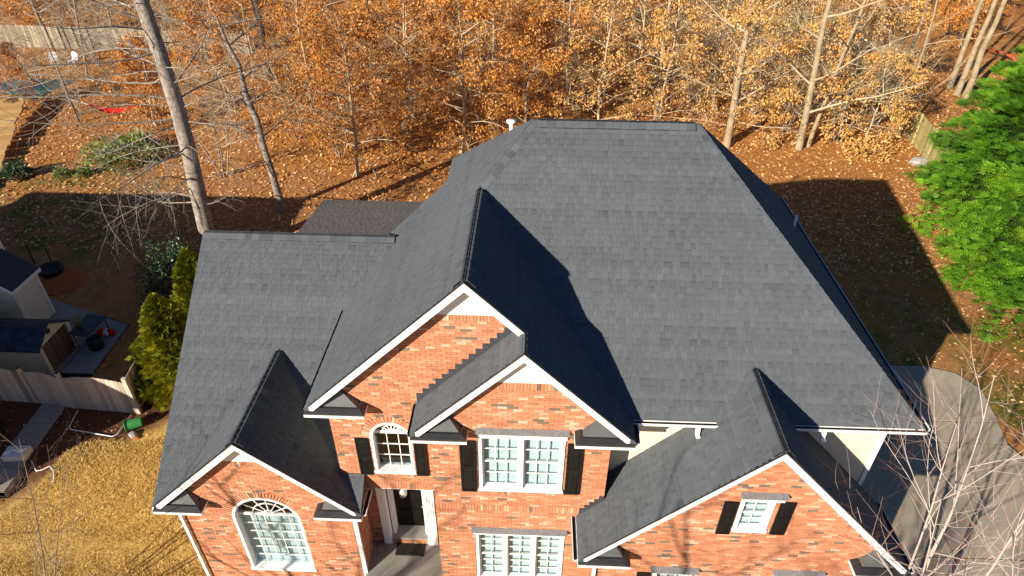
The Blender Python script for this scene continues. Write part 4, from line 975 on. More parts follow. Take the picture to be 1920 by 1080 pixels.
# --- evergreen cypresses: feathered sprays on a dark core
def spray_mesh(seed, hgt, rad_, n, m, length, leaf, lean=.35, clump=0):
    rng = np.random.default_rng(seed)
    f = rng.random(n)**.85; z = hgt*(.02+.96*f)
    prof = np.where(f < .12, .86+.14*f/.12, np.clip((1-f)/.88, 0, 1)**.72)*rad_
    a = rng.random(n)*2*PI
    bul = 1+.13*np.sin(3*a+z*1.1+seed)+.10*np.sin(7*a-z*2.3)+.10*np.sin(z*4.2+1.3*np.sin(2*a+seed))+rng.normal(0,.06,n)
    R0 = prof*bul*rng.uniform(.72, 1.0, n)
    P = np.stack([R0*np.cos(a), R0*np.sin(a), z], 1)
    D = np.stack([np.cos(a), np.sin(a), np.full(n, lean)+rng.normal(0,.22,n)], 1)+rng.normal(0,.25,(n,3)); D /= np.linalg.norm(D, axis=1)[:,None]
    Lh = length*rng.uniform(.6, 1.25, n)*np.clip(.45+prof/rad_, .5, 1)
    S_ = np.cross(D, rng.normal(0,1,(n,3))+np.array((0,0,2.2))); S_ /= np.linalg.norm(S_, axis=1)[:,None]
    tv = np.clip(rng.beta(2,2.2,n)+.22*np.sin(2*a+z*.9+seed), 0, 1); Q = []; T = []
    K = 6
    for k in range(K):
        q = (k+.5)/K; B_ = P+D*(Lh*q)[:,None]-np.array((0,0,1.0))*(Lh*q*q*.25)[:,None]
        for sg in (-1, 1):
            ln = (leaf*(1.15-q)*rng.uniform(.8,1.2,n))[:,None]; dd = D*.75+S_*sg*.75; wv = np.cross(dd, np.cross(D, S_)); wv /= np.linalg.norm(wv, axis=1)[:,None]
            w = ln*.20; tip = B_+dd*ln
            Q.append(np.stack([B_, B_+dd*ln*.5+wv*w, tip, B_+dd*ln*.5-wv*w], 1)); T.append(np.clip(tv+q*.18-.08, 0, 1))
    return quads_mesh('crown', np.concatenate(Q), np.concatenate(T), m)
def bough_mesh(seed, hgt, rad_, nb, per, m, leaf):
    """layered boughs, each a drooping fan of small feathered sprays"""
    rng = np.random.default_rng(seed); bi = np.repeat(np.arange(nb), per); n = len(bi)
    fz = (np.arange(nb)+rng.random(nb))/nb; zb = hgt*(.015+.95*fz**1.05); ab = np.arange(nb)*2.39996+rng.normal(0,.25,nb)
    prof = np.where(fz < .10, .85+.15*fz/.10, np.clip((1-fz)/.90, 0, 1)**.75)*rad_
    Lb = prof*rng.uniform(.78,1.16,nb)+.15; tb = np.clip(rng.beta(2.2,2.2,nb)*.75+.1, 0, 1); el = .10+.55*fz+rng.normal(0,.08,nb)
    f = 1-.62*rng.random(n)**1.5; s = rng.uniform(-1,1,n)*np.sqrt(rng.random(n))**.6
    L = Lb[bi]; ca, sa = np.cos(ab[bi]), np.sin(ab[bi]); dr = np.stack([ca,sa,np.zeros(n)],1); sd = np.stack([-sa,ca,np.zeros(n)],1); up = np.array((0,0,1.0))
    wid = L*.36*np.sin(np.clip(PI*(f*.82+.12),0,PI))+.08
    z = zb[bi]+el[bi]*L*f-.28*L*f*f-.10*L*(s**2)+rng.normal(0,.05,n)
    P = dr*(L*f)[:,None]+sd*(s*wid)[:,None]+up*z[:,None]
    D = dr*.75+sd*(s*.75)[:,None]+up*(el[bi]-.30*f+.12)[:,None]+rng.normal(0,.16,(n,3)); D /= np.linalg.norm(D,axis=1)[:,None]
    S_ = np.cross(D, up+rng.normal(0,.35,(n,3))); S_ /= np.linalg.norm(S_,axis=1)[:,None]; Ln = leaf*3.0*rng.uniform(.6,1.3,n)
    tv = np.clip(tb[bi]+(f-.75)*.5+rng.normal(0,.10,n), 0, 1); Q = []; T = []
    for k in range(5):
        q = (k+.4)/5; B_ = P+D*(Ln*q)[:,None]-up*(Ln*q*q*.22)[:,None]
        for sg in (-1,1):
            ln = (leaf*(1.25-q)*rng.uniform(.8,1.2,n))[:,None]; dd = D*.8+S_*sg*.7; wv = np.cross(dd, np.cross(D,S_)); wv /= np.linalg.norm(wv,axis=1)[:,None]; w = ln*.17
            Q.append(np.stack([B_,B_+dd*ln*.5+wv*w,B_+dd*ln,B_+dd*ln*.5-wv*w],1)); T.append(np.clip(tv+q*.15-.05,0,1))
    return quads_mesh('crown', np.concatenate(Q), np.concatenate(T), m)
def limbs_mesh(seed, hgt, rad_):
    rng = np.random.default_rng(seed); b = MB(); b.tube([(0,0,-.3),(0,0,hgt*.4),(0,0,hgt*.92)],[.17,.12,.03],8)
    for k in range(46):
        f = (k+.5)/46; a = k*2.4; L = rad_*(1-f)**.75*.8+.1; z = hgt*(.03+.9*f); b.tube([(0,0,z),(L*.6*math.cos(a),L*.6*math.sin(a),z+.2*L),(L*math.cos(a),L*math.sin(a),z+.12*L)],[.035*(1.2-f),.02,.006],4)
    return mesh_of(b, 'trunk', 'bark_dark')
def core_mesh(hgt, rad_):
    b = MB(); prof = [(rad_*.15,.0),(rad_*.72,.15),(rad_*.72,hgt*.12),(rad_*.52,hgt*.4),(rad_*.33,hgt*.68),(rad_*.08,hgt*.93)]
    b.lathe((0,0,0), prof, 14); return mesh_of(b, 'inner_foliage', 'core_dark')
def trunk_mesh(hgt, r_):
    b = MB(); b.tube([(0,0,-.3),(0,0,hgt*.4),(0,0,hgt*.9)],[r_,r_*.8,r_*.2],8); return mesh_of(b, 'trunk', 'bark_dark')
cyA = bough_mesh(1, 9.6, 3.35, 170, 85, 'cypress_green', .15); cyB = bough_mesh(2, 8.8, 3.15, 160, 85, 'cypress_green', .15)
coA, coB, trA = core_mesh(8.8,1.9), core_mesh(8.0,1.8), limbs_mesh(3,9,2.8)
for i, (x, y, sc, A, lb) in enumerate(((21.6,11.2,1.0,0,'bright green cypress nearest the driveway'),(21.5,15.0,1.02,1,'bright green cypress, second from the driveway in the row'),
        (22.4,19.0,1.05,0,'bright green cypress, third from the driveway in the row'),(24.6,23.4,1.0,1,'bright green cypress farthest back, beside the board fence'),(26.5,16.0,1.1,0,'tall cypress behind the front row at the right edge'))):
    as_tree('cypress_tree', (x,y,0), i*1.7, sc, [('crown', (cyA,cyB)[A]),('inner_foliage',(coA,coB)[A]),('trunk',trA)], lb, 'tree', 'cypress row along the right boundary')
avA = spray_mesh(5, 4.2, 1.38, 7200, 'arborvitae_green', .28, .14, lean=.6); avB = spray_mesh(6, 4.4, 1.3, 6500, 'arborvitae_green', .28, .14, lean=.6)
cv, tv_ = core_mesh(4.1,1.25), trunk_mesh(4,.08)
for x, y, sc, me, lb in ((-11.8,6.45,.96,avA,'yellow-green arborvitae at the fence corner, nearest and fullest'),(-11.75,8.8,.97,avB,'yellow-green arborvitae close to the wing, behind the nearest one')):
    as_tree('arborvitae', (x,y,0), x, sc, [('crown',me),('inner_foliage',cv),('trunk',tv_)], lb, 'tree', 'arborvitae beside the wing')

def leafy_bush(name, x, y, rx, rz_, n, m, leaf, label, stems=7, cat='shrub'):
    rng = np.random.default_rng(int(abs(x*100))+n); o = empty(name, (x,y,h(x,y))); tag(o, label, cat)
    u = rng.normal(0,1,(n,3)); u /= np.linalg.norm(u, axis=1)[:,None]; u[:,2] = np.abs(u[:,2]); rr = rng.uniform(.55,1,n)*(1+.2*np.sin(4*np.arctan2(u[:,1],u[:,0])+u[:,2]*3))
    P = u*rr[:,None]*np.array((rx,rx,rz_))+np.array((0,0,.05)); ax = u+rng.normal(0,.6,(n,3)); ax /= np.linalg.norm(ax, axis=1)[:,None]
    sd = np.cross(ax, rng.normal(0,1,(n,3))); sd /= np.linalg.norm(sd, axis=1)[:,None]; s = leaf*rng.uniform(.7,1.3,n)[:,None]
    V = np.stack([P, P+ax*s*.5+sd*s*.25, P+ax*s, P+ax*s*.5-sd*s*.25], 1)
    c = bpy.data.objects.new('foliage', quads_mesh('foliage', V, rng.beta(2,2,n), m)); COL.objects.link(c); c.parent = o
    b = MB()
    for k in range(stems): a = k*2.4; b.tube([(0,0,-.1),(rx*.3*math.cos(a),rx*.3*math.sin(a),rz_*.5),(rx*.7*math.cos(a),rx*.7*math.sin(a),rz_*.85)],[.03,.02,.008],5)
    b.build('stem', 'bark_dark', o)
leafy_bush('holly_shrub', -14.4,11.6,1.35,2.6,5200,'holly_green',.12,'dark glossy holly with pale tips behind the arborvitae')
leafy_bush('bamboo_shrub', -23.6,25.0,2.2,1.1,1700,'shrub_green',.26,'loose light green bush on the litter left of the big tree')
leafy_bush('garden_shrub', -28.4,22.3,.75,.8,1500,'holly_green',.13,'small round dark shrub beside the timber steps')
x_, y_ = gpx(120,330); leafy_bush('garden_shrub', x_,y_,.45,.4,500,'shrub_green',.13,'left one of two low green tufts on the leaf litter')
x_, y_ = gpx(160,328); leafy_bush('garden_shrub', x_,y_,.45,.4,500,'shrub_green',.13,'right one of two low green tufts on the leaf litter')
leafy_bush('brush_pile', 20.0,27.6,1.5,.9,1100,'leaf_gold',.16,'low golden-leaved sapling brush at the edge of the right clearing')

# --- fallen leaves and dormant grass: nobody could count them
def scatter(n, x0, x1, y0, y1, size, keepf, flat=.25):
    x = RNG.uniform(x0,x1,n); y = RNG.uniform(y0,y1,n); k = keepf(x,y); x, y = x[k], y[k]; N = len(x)
    P = np.stack([x,y,H(x,y)+.015+RNG.random(N)*.03],1); ax = np.stack([RNG.normal(0,1,N),RNG.normal(0,1,N),RNG.normal(0,flat,N)],1); ax /= np.linalg.norm(ax,axis=1)[:,None]
    sd = np.cross(ax, np.stack([RNG.normal(0,flat,N),RNG.normal(0,flat,N),np.ones(N)],1)); sd /= np.linalg.norm(sd,axis=1)[:,None]; s = size*RNG.uniform(.6,1.3,N)[:,None]
    return np.stack([P,P+ax*s*.5+sd*s*.3,P+ax*s,P+ax*s*.5-sd*s*.3],1), RNG.random(N)
clear_house = lambda x, y: ~((x > -8.6)&(x < 8.2)&(y > -1)&(y < 10.6))
V1, t1 = scatter(85000,-44,40,15,48,.19,lambda x,y: clear_house(x,y))
V2, t2 = scatter(16000,8,24,5,24,.13,lambda x,y: ~((y < 8.9)&(x < 16.3))&(RNG.random(len(x)) < .25+.75*np.clip((x-15)/6,0,1)+.4*(y > 19)))
V3, t3 = scatter(5000,-26,-8.6,-1,20,.10,lambda x,y: RNG.random(len(x)) < .5)
lf = bpy.data.objects.new('fallen_leaves', quads_mesh('fallen_leaves', np.concatenate([V1,V2,V3]), np.concatenate([t1,t2,t3]), 'litter_leaf')); COL.objects.link(lf)
struct(lf, 'stuff', 'orange and tan fallen leaves scattered over the yard and wood floor', 'leaves')
n = 110000; x = RNG.uniform(-15.5,-8.4,n); y = RNG.uniform(-2.5,6,n)
k = (.9*x-y+15.7+.7*np.sin(x*1.7)+.4*np.sin(y*2.3) > 0.2); x, y = x[k], y[k]; N = len(x); z = H(x,y)
cl = np.sin(x*3.1+np.sin(y*2.2)*2)*np.sin(y*2.7+np.sin(x*1.9)*2); hb = .03+.03*RNG.random(N)+.03*np.clip(cl,0,1); a = RNG.random(N)*PI; w = .005+.006*RNG.random(N)
dx, dy = np.cos(a)*w, np.sin(a)*w; tx, ty = RNG.normal(0,.05,N), RNG.normal(0,.05,N)
V = np.stack([np.stack([x-dx,y-dy,z],1),np.stack([x+dx,y+dy,z],1),np.stack([x+tx+dx*.4,y+ty+dy*.4,z+hb],1),np.stack([x+tx-dx*.4,y+ty-dy*.4,z+hb],1)],1)
gr = bpy.data.objects.new('dormant_grass', quads_mesh('dormant_grass', V, np.clip(.55+.16*cl+RNG.normal(0,.12,N),0,.95), 'grass_dry')); COL.objects.link(gr)
struct(gr, 'stuff', 'straw-coloured dormant lawn grass left of the house', 'grass')
# ------------------------------------------------------------------ the neighbour's side and the small things
mat('fence_wood', [(0, (.27, .22, .175)), (.5, (.44, .37, .30)), (1, (.58, .51, .42))], tint=.8, noise=[(5, .12), (60, .12)], bump=(40, .5, .01), rough=.9, spec=.1)
mat('fence_mossy', [(0, (.20, .18, .075)), (.5, (.34, .29, .12)), (1, (.46, .38, .17))], tint=.8, noise=[(2, .2)], rough=.9, spec=.1)
mat('fence_pale', [(0, (.20, .17, .12)), (1, (.42, .35, .25))], tint=.8, noise=[(3, .2)], rough=.9, spec=.1)
mat('step_wood', [(0, (.42, .25, .09)), (1, (.62, .42, .18))], tint=.8, noise=[(4, .2)], rough=.85, spec=.1)
mat('roof_slate', [(0, (.028, .034, .055)), (1, (.065, .072, .10))], tint=.8, noise=[(8, .2)], rough=.9, spec=.15)
mat('door_wood', [(0, (.10, .055, .035)), (1, (.20, .12, .08))], tint=.8, noise=[(6, .2)], rough=.8, spec=.15)
solid('neighbour_siding', (.66, .62, .50), .7, .2, .05, 2); solid('shed_cream', (.72, .64, .46), .7, .2, .06, 3)
solid('green_plastic', (.035, .20, .055), .4, .4, .15, 5); solid('rock', (.33, .30, .28), .9, .2, .3, 5, bump=(9, .8, .05)); solid('red_cloth', (.62, .02, .015), .8, .1, .2, 6)
solid('plastic_white', (.72, .71, .72), .5, .3, .08, 4); solid('tarp_teal', (.035, .10, .115), .5, .4, .3, 1.5); solid('table_dark', (.02, .022, .03), .4, .4, .3, 4); solid('hose_green', (.012, .03, .02), .5, .4, .2, 5)
solid('white_cloth', (.7, .7, .7), .8, .1, .1, 6); solid('blue_cloth', (.03, .04, .22), .8, .1, .1, 6); solid('clay', (.34, .11, .04), .95, .1, .3, 6); solid('red_paint', (.45, .07, .03), .6, .3, .2, 5); solid('far_white', (.75, .75, .74), .7, .2, .04, 2)

# neighbour's house: hip roof block whose shade covers this yard, with a lean-to bay
nb = empty('neighbour_house', (-27,3.85,0)); tag(nb, 'pale sided neighbour house with dark lean-to roof at the left edge', 'house')
ninv = Matrix.Translation((27,-3.85,0))
def npart(b, name, m): o = b.build(name, m); o.parent = nb; o.matrix_parent_inverse = ninv; return o
b = MB(); b.box(-34,-20.02,-3.25,10.68,-.4,5.05); wl = npart(b, 'wall', 'neighbour_siding')
for i in range(38):
    z = .02+i*.13; b = MB(); b.raw([(-20.0,4,z),(-20.0,10.7,z),(-20.014,10.7,z+.128),(-20.014,4,z+.128),(-20.03,4,z),(-20.03,10.7,z)], [(0,1,2,3),(4,5,1,0)]); b.build('siding_board', 'neighbour_siding', wl)
b = MB(); e = [(-34.4,-3.6,5.2),(-19.6,-3.6,5.2),(-19.6,11.1,5.2),(-34.4,11.1,5.2)]; r1, r2 = (-29,3.85,8.6),(-25,3.85,8.6)
b.raw(e+[r1,r2]+[(x,y,z-.18) for x,y,z in e], [(0,1,5,4),(1,2,5),(2,3,4,5),(3,0,4),(0,6,7,1),(1,7,8,2),(2,8,9,3),(3,9,6,0),(9,8,7,6)]); npart(b, 'roof', 'roof_slate')
b = MB(); b.box(-20,-19.02,9.05,10.38,-.3,2.1); ly = npart(b, 'bay', 'neighbour_siding')
for i in range(16):
    z = .02+i*.128; b = MB(); b.raw([(-19.0,9.05,z),(-19.0,10.38,z),(-19.014,10.38,z+.126),(-19.014,9.05,z+.126),(-19.03,9.05,z),(-19.03,10.38,z)], [(0,1,2,3),(4,5,1,0)]); b.build('siding_board', 'neighbour_siding', ly)
b = MB(); b.box(-19.06,-18.98,10.32,10.42,-.3,2.1); b.build('corner_board', 'white_paint', ly)
b = MB(); b.slab([(-20.0,8.95,2.95),(-18.9,8.95,2.10),(-18.9,10.55,2.10),(-20.0,10.55,2.95)], (0,0,-.05)); npart(b, 'lean_to_roof', 'roof_slate')
b = MB(); b.bar((-18.9,8.93,2.02),(-18.9,10.57,2.02),.05,.13); b.bar((-20,8.93,2.87),(-18.9,8.93,2.02),.05,.13); npart(b, 'fascia', 'white_paint')
b = MB(); b.box(-20.03,-19.97,6.6,8.2,.9,1.9); wd = npart(b, 'window', 'white_paint'); b = MB(); b.box(-19.965,-19.96,6.7,8.1,1.0,1.8); b.build('pane', 'window_glass', wd)

# garden shed
sh = empty('garden_shed', (-18.5,7.7,0)); tag(sh, 'small cream shed with slate-blue roof and brown double doors behind the fence', 'shed')
sinv = Matrix.Translation((18.5,-7.7,0))
def spart(b, name, m, par=None): o = b.build(name, m, par); (setattr(o, 'parent', sh), setattr(o, 'matrix_parent_inverse', sinv)) if par is None else None; return o
b = MB(); ya, yb, ym_ = 6.86,8.5,7.68
for x0, x1 in ((-20.6,-16.95),): b.raw([(x0,ya,-.1),(x1,ya,-.1),(x1,yb,-.1),(x0,yb,-.1),(x0,ya,1.2),(x1,ya,1.2),(x1,yb,1.2),(x0,yb,1.2),(x0,ym_,1.72),(x1,ym_,1.72)], [(0,1,5,4),(1,2,6,9,5),(2,3,7,6),(3,0,4,8,7)])
spart(b, 'wall', 'shed_cream')
b = MB(); b.slab([(-20.7,ya-.08,1.17),(-16.88,ya-.08,1.17),(-16.88,ym_,1.76),(-20.7,ym_,1.76)], (0,0,-.05)); b.slab([(-20.7,yb+.08,1.17),(-20.7,ym_,1.76),(-16.88,ym_,1.76),(-16.88,yb+.08,1.17)], (0,0,-.05)); rf = spart(b, 'roof', 'roof_slate')
for r_ in range(6):
    for c_ in range(13):
        f0, f1 = r_/6, (r_+1)/6; x = -20.7+c_*.294; b = MB(); A = lambda f, dz: (ya-.08+(ym_-ya+.08)*f, 1.17+.59*f+dz); y0, z0 = A(f0,.018); y1, z1 = A(f1,.006)
        b.raw([(x,y0,z0),(x+.285,y0,z0),(x+.285,y1,z1),(x,y1,z1),(x,y0,z0-.015),(x+.285,y0,z0-.015)], [(0,1,2,3),(4,5,1,0)], random.random()); b.build('shingle', 'roof_slate', rf)
for y0, y1 in ((7.05,7.665),(7.695,8.31)):
    b = MB(); b.box(-16.95,-16.91,y0,y1,.05,1.22); dd = spart(b, 'door', 'door_wood')
    for k in range(4): b = MB(); w_ = (y1-y0)/4; b.box(-16.915,-16.90,y0+k*w_+.006,y0+(k+1)*w_-.006,.05,1.22,random.random()); b.build('plank', 'door_wood', dd)
    for z in (.25,.95): b = MB(); yh = y0 if y0 < 7.5 else y1; b.box(-16.9,-16.885,min(yh,yh+(.2 if y0 < 7.5 else -.2)),max(yh,yh+(.2 if y0 < 7.5 else -.2)),z,z+.04); b.build('hinge', 'iron', dd)
b = MB(); b.box(-16.95,-16.89,ya-.01,ya+.13,-.1,1.2); b.box(-16.95,-16.89,yb-.13,yb+.01,-.1,1.2); b.box(-16.945,-16.895,7.0,8.36,1.22,1.30); spart(b, 'trim', 'shed_cream')
b = MB(); b.tube([(-16.95,7.55,1.48),(-16.90,7.55,1.48)],[.10,.10],14); spart(b, 'round_vent', 'iron')

# board fences: every board its own piece
def fence(name, pts, hgt, m, label, bw=.14, arch=0.0, bays=2.4, gates=None):
    o = empty(name, (pts[0][0], pts[0][1], 0)); tag(o, label, 'fence', None); inv = Matrix.Translation((-pts[0][0], -pts[0][1], 0))
    def fp(b, nm): q = b.build(nm, m, o); q.matrix_parent_inverse = inv; return q
    for (xa, ya_), (xb_, yb_) in zip(pts[:-1], pts[1:]):
        L = math.hypot(xb_-xa, yb_-ya_); d = np.array(((xb_-xa)/L, (yb_-ya_)/L, 0)); nr = np.array((d[1], -d[0], 0)); nbay = max(1, round(L/bays))
        for k in range(nbay):
            s0, s1 = L*k/nbay, L*(k+1)/nbay; nbd = max(1, int((s1-s0)/bw))
            for i in range(nbd):
                s = s0+(i+.5)*(s1-s0)/nbd; P = np.array((xa,ya_,0))+d*s; f = (i+.5)/nbd; z1 = hgt-arch+arch*math.sin(PI*f)*1.0+random.uniform(-.012,.012); g = h(P[0],P[1])
                b = MB(); b.obox(P+nr*random.uniform(0,.006)+np.array((0,0,g+z1/2)), d*(s1-s0)/nbd*.465, nr*.010, np.array((0,0,z1/2)), random.random()); fp(b, 'board')
            for zr in (.35, hgt*.72):
                b = MB(); A = np.array((xa,ya_,h(xa,ya_)+zr))+d*s0-nr*.03; B_ = np.array((xa,ya_,h(xb_,yb_)+zr))+d*s1-nr*.03; b.bar(A, B_, .04, .09); fp(b, 'rail')
            for s in ([s0, s1] if k == nbay-1 else [s0]):
                P = np.array((xa,ya_,0))+d*s-nr*.02; b = MB(); g = h(P[0],P[1]); b.obox(P+np.array((0,0,g+(hgt+.06)/2)), d*.05, nr*.05, np.array((0,0,(hgt+.06)/2)), .8); fp(b, 'post')
    return o
random.seed(3)
fence('board_fence', [(-22.2,5.75),(-17.97,5.59),(-16.62,5.52),(-15.21,5.34),(-12.9,5.19)], 1.52, 'fence_wood', 'weathered grey-brown scalloped board fence in front of the shed', arch=.16, bays=2.3)
fence('board_fence', [(-12.95,5.25),(-13.3,8.2)], 1.5, 'fence_wood', 'short return of board fence running back beside the arborvitae', bays=1.5)
fence('board_fence', [(23.1,24.5),(23.4,27.2),(24.1,32.2),(24.5,37.3),(24.8,42.0)], 1.85, 'fence_mossy', 'mossy yellow-green board fence running back beside the cypresses', bw=.15)
fence('board_fence', [(-49,47.0),(-34.5,46.3),(-24,46.0)], 1.85, 'fence_pale', 'far pale board fence with dark posts at upper left', bw=.3)
fence('board_fence', [(13.5,55.7),(29.5,56.5)], 1.8, 'fence_mossy', 'far mossy board fence across the back of the wood', bw=.3)
for k, u in enumerate((498,640,775)):                          # dark stems standing in front of the pale fence
    x, y = gpx(u/4.5, 92); b = MB(); b.tube([(x,y-.6,-.1),(x-.1,y-.6,2.2)],[.09,.07],7); o = b.build('fence_stake', 'bark_dark')
    tag(o, f"{('left','middle','right')[k]} one of three dark stakes against the far pale fence", 'stake', 'stakes at the far fence')

# white pipe goal frame lying on the mulch
b = MB(); b.tube([(-14.99,5.2,.06),(-14.86,4.48,.05),(-14.76,4.36,.05),(-13.25,4.12,.05),(-13.13,4.2,.05),(-13.12,5.1,.06)],[.016]*6,8)
tag(b.build('pipe_frame', 'pvc', smooth=True), 'white plastic pipe frame lying in front of the fence', 'pipe frame')
# green tub on its side, stones beside it
tb = empty('plastic_tub', (-12.72,4.55,h(-12.7,4.5)+.2), .45); tag(tb, 'green plastic tub lying on its side at the lawn edge', 'tub')
b = MB(); n = 18
prof = [(.20,-.24),(.205,-.22),(.185,-.20),(.155,.25)]; ring = []
for r_, x in prof: ring.append([(x, r_*math.cos(2*PI*k/n), r_*math.sin(2*PI*k/n)) for k in range(n)])
for i in range(3):
    for k in range(n): b.face([ring[i][k], ring[i][(k+1) % n], ring[i+1][(k+1) % n], ring[i+1][k]])
b.face(ring[3]); inner = [[(x+(0.0 if i else 0.002), q*(r_-.018)/r_*1.0 if r_ else 0, w*(r_-.018)/r_) for (x_, q, w) in ring[i]] for i, (r_, x) in enumerate(prof)]
for i in range(3):
    for k in range(n): b.face([inner[i][k], inner[i+1][k], inner[i+1][(k+1) % n], inner[i][(k+1) % n]])
b.face([(.235, .14*math.cos(2*PI*k/n), .14*math.sin(2*PI*k/n)) for k in range(n)][::-1])
b.build('body', 'green_plastic', tb, True)
b = MB(); b.tube([(-.22,.215*math.cos(a),.215*math.sin(a)) for a in np.linspace(0,2*PI,19)],[.014]*19,5,cap=False); b.build('rim', 'green_plastic', tb, True)
def stone(x, y, s, label, seed, m='rock', flat=.6, grp=None):
    rng = np.random.default_rng(seed); b = MB(); nu, nv = 10, 7; ph = rng.random(6)*6
    def pt(i, j): a = 2*PI*i/nu; e = PI*j/(nv-1)-PI/2; r_ = s*(1+.18*math.sin(2*a+ph[0]+e)+.12*math.sin(3*a+ph[1])*math.cos(2*e+ph[2])); return (r_*math.cos(a)*math.cos(e), r_*.8*math.sin(a)*math.cos(e), s*flat*math.sin(e)+s*flat*.6)
    for j in range(nv-1):
        for i in range(nu): b.face([pt(i,j),pt(i+1,j),pt(i+1,j+1),pt(i,j+1)])
    o = b.build('stone', m, smooth=False); o.location = (x,y,h(x,y)-.02); tag(o, label, 'stone', grp); return o
stone(-12.62,4.22,.16,'grey stone touching the green tub',1); stone(-12.45,4.12,.10,'small tan stone right of the grey one by the tub',2,'clay'); 
rx, ry = gpx(1722,307); stone(rx,ry,.55,'pale grey boulder at the foot of the mossy fence',3,'rock',.5)
# white slatted crate with a cord on the path
cr = empty('white_crate', (-15.72,3.22,.06), .12); tag(cr, 'white slatted box with a loose hose on the path at left', 'box')
b = MB(); b.box(-.33,.33,-.22,.22,0,.18); b.build('body', 'shed_cream', cr)
for k in range(6): b = MB(); b.box(-.34,.34,-.23+k*.077,-.23+k*.077+.062,.18,.205); b.build('slat', 'plastic_white', cr)
b = MB(); b.tube([(-.3,-.1,.2),(-.1,.05,.25),(.15,-.05,.24),(.3,.1,.22)],[.05,.06,.06,.04],6); b.build('wrap', 'plastic_white', cr, True)
hp_ = [gpx(u, v, .03) for u, v in ((58,862),(66,880),(78,878),(92,872),(99,880),(98,893),(94,899))]
b = MB(); b.tube([(x,y,h(x,y)+.035) for x, y in hp_],[.016]*7,6); tag(b.build('white_hose', 'pvc', smooth=True), 'white hose curling from the box across the mulch', 'hose')
gh = [(-17.6+.7*math.cos(a)*(1-.02*a), 4.2+.55*math.sin(a)*(1-.02*a), .04+.01*math.sin(a*3)) for a in np.linspace(0,15,60)]
b = MB(); b.tube([(x,y,z+h(x,y)) for x,y,z in gh],[.014]*60,5); tag(b.build('garden_hose', 'hose_green', smooth=True), 'dark green garden hose coiled on the mulch at left edge', 'hose')

# patio things behind the shed
tt = empty('patio_table', (-16.5,8.95,.06), -.15); tag(tt, 'dark patio table on the slabs behind the shed', 'table')
b = MB(); b.slab([(-.45,.45,.72),(.40,.45,.72),(.46,-.75,.72),(-.30,-.75,.72)], (0,0,-.04)); b.build('top', 'table_dark', tt)
for x, y in ((-.35,.38),(.32,.38),(-.2,-.65),(.36,-.65)): b = MB(); b.tube([(x,y,0),(x,y,.69)],[.02,.02],6); b.build('leg', 'table_dark', tt)
pl = empty('potted_plant', (-16.75,8.7,.78)); tag(pl, 'straggly potted plant on the dark patio table', 'plant')
b = MB(); b.lathe((0,0,0),[(.07,0),(.10,.14),(.09,.15)],10); b.build('pot', 'clay', pl)
A = [(np.array((random.gauss(0,.10),random.gauss(0,.10),.18+random.random()*.2)),None) for _ in range(60)]; V, t = leaf_quads(A, 3, .07); c = bpy.data.objects.new('foliage', quads_mesh('foliage', V, t, 'shrub_green')); COL.objects.link(c); c.parent = pl
fl = empty('cloth_bundle', (-16.15,9.1,.06), .3); tag(fl, 'red, white and blue cloth bundle on the patio slabs', 'cloth')
for m_, x0, s_ in (('red_cloth',-.16,.20),('white_cloth',.02,.17),('blue_cloth',.12,.10),('red_cloth',.2,.14)):
    b = MB(); b.lathe((x0,random.uniform(-.06,.06),0),[(s_*.8,0),(s_,.1),(s_*.8,.2),(s_*.3,.26)],9); b.build('fold', m_, fl, True)
b = MB(); b.lathe((-16.1,8.35,.06),[(.24,0),(.26,.05),(.26,.42),(.22,.45),(.19,.40),(.1,.38)],18); tag(b.build('planter_tub', 'iron', smooth=True), 'round black planter tub below the patio table', 'planter')
fp_ = empty('fire_pit', (-20.7,13.0,0)); tag(fp_, 'round black fire pit on the clay behind the bay', 'fire pit')
b = MB(); b.lathe((0,0,0),[(.35,.05),(.5,.30),(.52,.42),(.46,.42),(.40,.30),(.15,.22)],20); b.build('bowl', 'iron', fp_, True)
for k in range(3): b = MB(); a = k*2.1; b.tube([(.3*math.cos(a),.3*math.sin(a),.1),(.4*math.cos(a),.4*math.sin(a),-.05)],[.025,.025],6); b.build('leg', 'iron', fp_)
b = MB(); b.lathe((-20.0,12.5,-.05),[(1.1,0),(.9,.10),(.5,.2),(.1,.24)],14); tag(b.build('clay_mound', 'clay', smooth=True), 'low orange clay mound beside the fire pit', 'mound')
for k, (u0, v0, u1, v1) in enumerate(((65,494,45,452),(101,502,85,466))):
    x, y = gpx(u0, v0); P = wyx(u1, v1, y); b = MB(); b.tube([(x,y,-.05),(float(P[0]),float(P[1]),float(P[2]))],[.03,.022],6); tag(b.build('garden_pole', 'iron'), ('left one of two thin dark poles behind the bay','right one of two thin dark poles behind the bay')[k], 'pole', 'garden poles')

# timber steps, hammock, chairs and tarp in the far garden
ts = empty('timber_steps', (-28,20.4,0)); tag(ts, 'broad tan timber steps climbing the litter at left edge', 'steps'); tinv = Matrix.Translation((28,-20.4,0))
A_, B2 = np.array((-28.6,19.2)), np.array((-35.2,32.6)); dd = (B2-A_)/np.linalg.norm(B2-A_); pn = np.array((dd[1],-dd[0])); 
for k in range(11):
    s = k*1.36; c0 = A_+dd*s; z = .1+.085*k+random.uniform(0,.05); w = .68+random.uniform(-.08,.08); off = random.uniform(-.14,.14)
    for j in range(2):
        q0, q1 = c0+dd*(j*.68), c0+dd*(j*.68+.58); b = MB(); b.slab([(*(q0+pn*(w+off)),z),(*(q1+pn*(w+off)),z),(*(q1-pn*(w-off)),z),(*(q0-pn*(w-off)),z)], (0,0,-.12), random.random())
        o = b.build('tread', 'step_wood', ts); o.matrix_parent_inverse = tinv
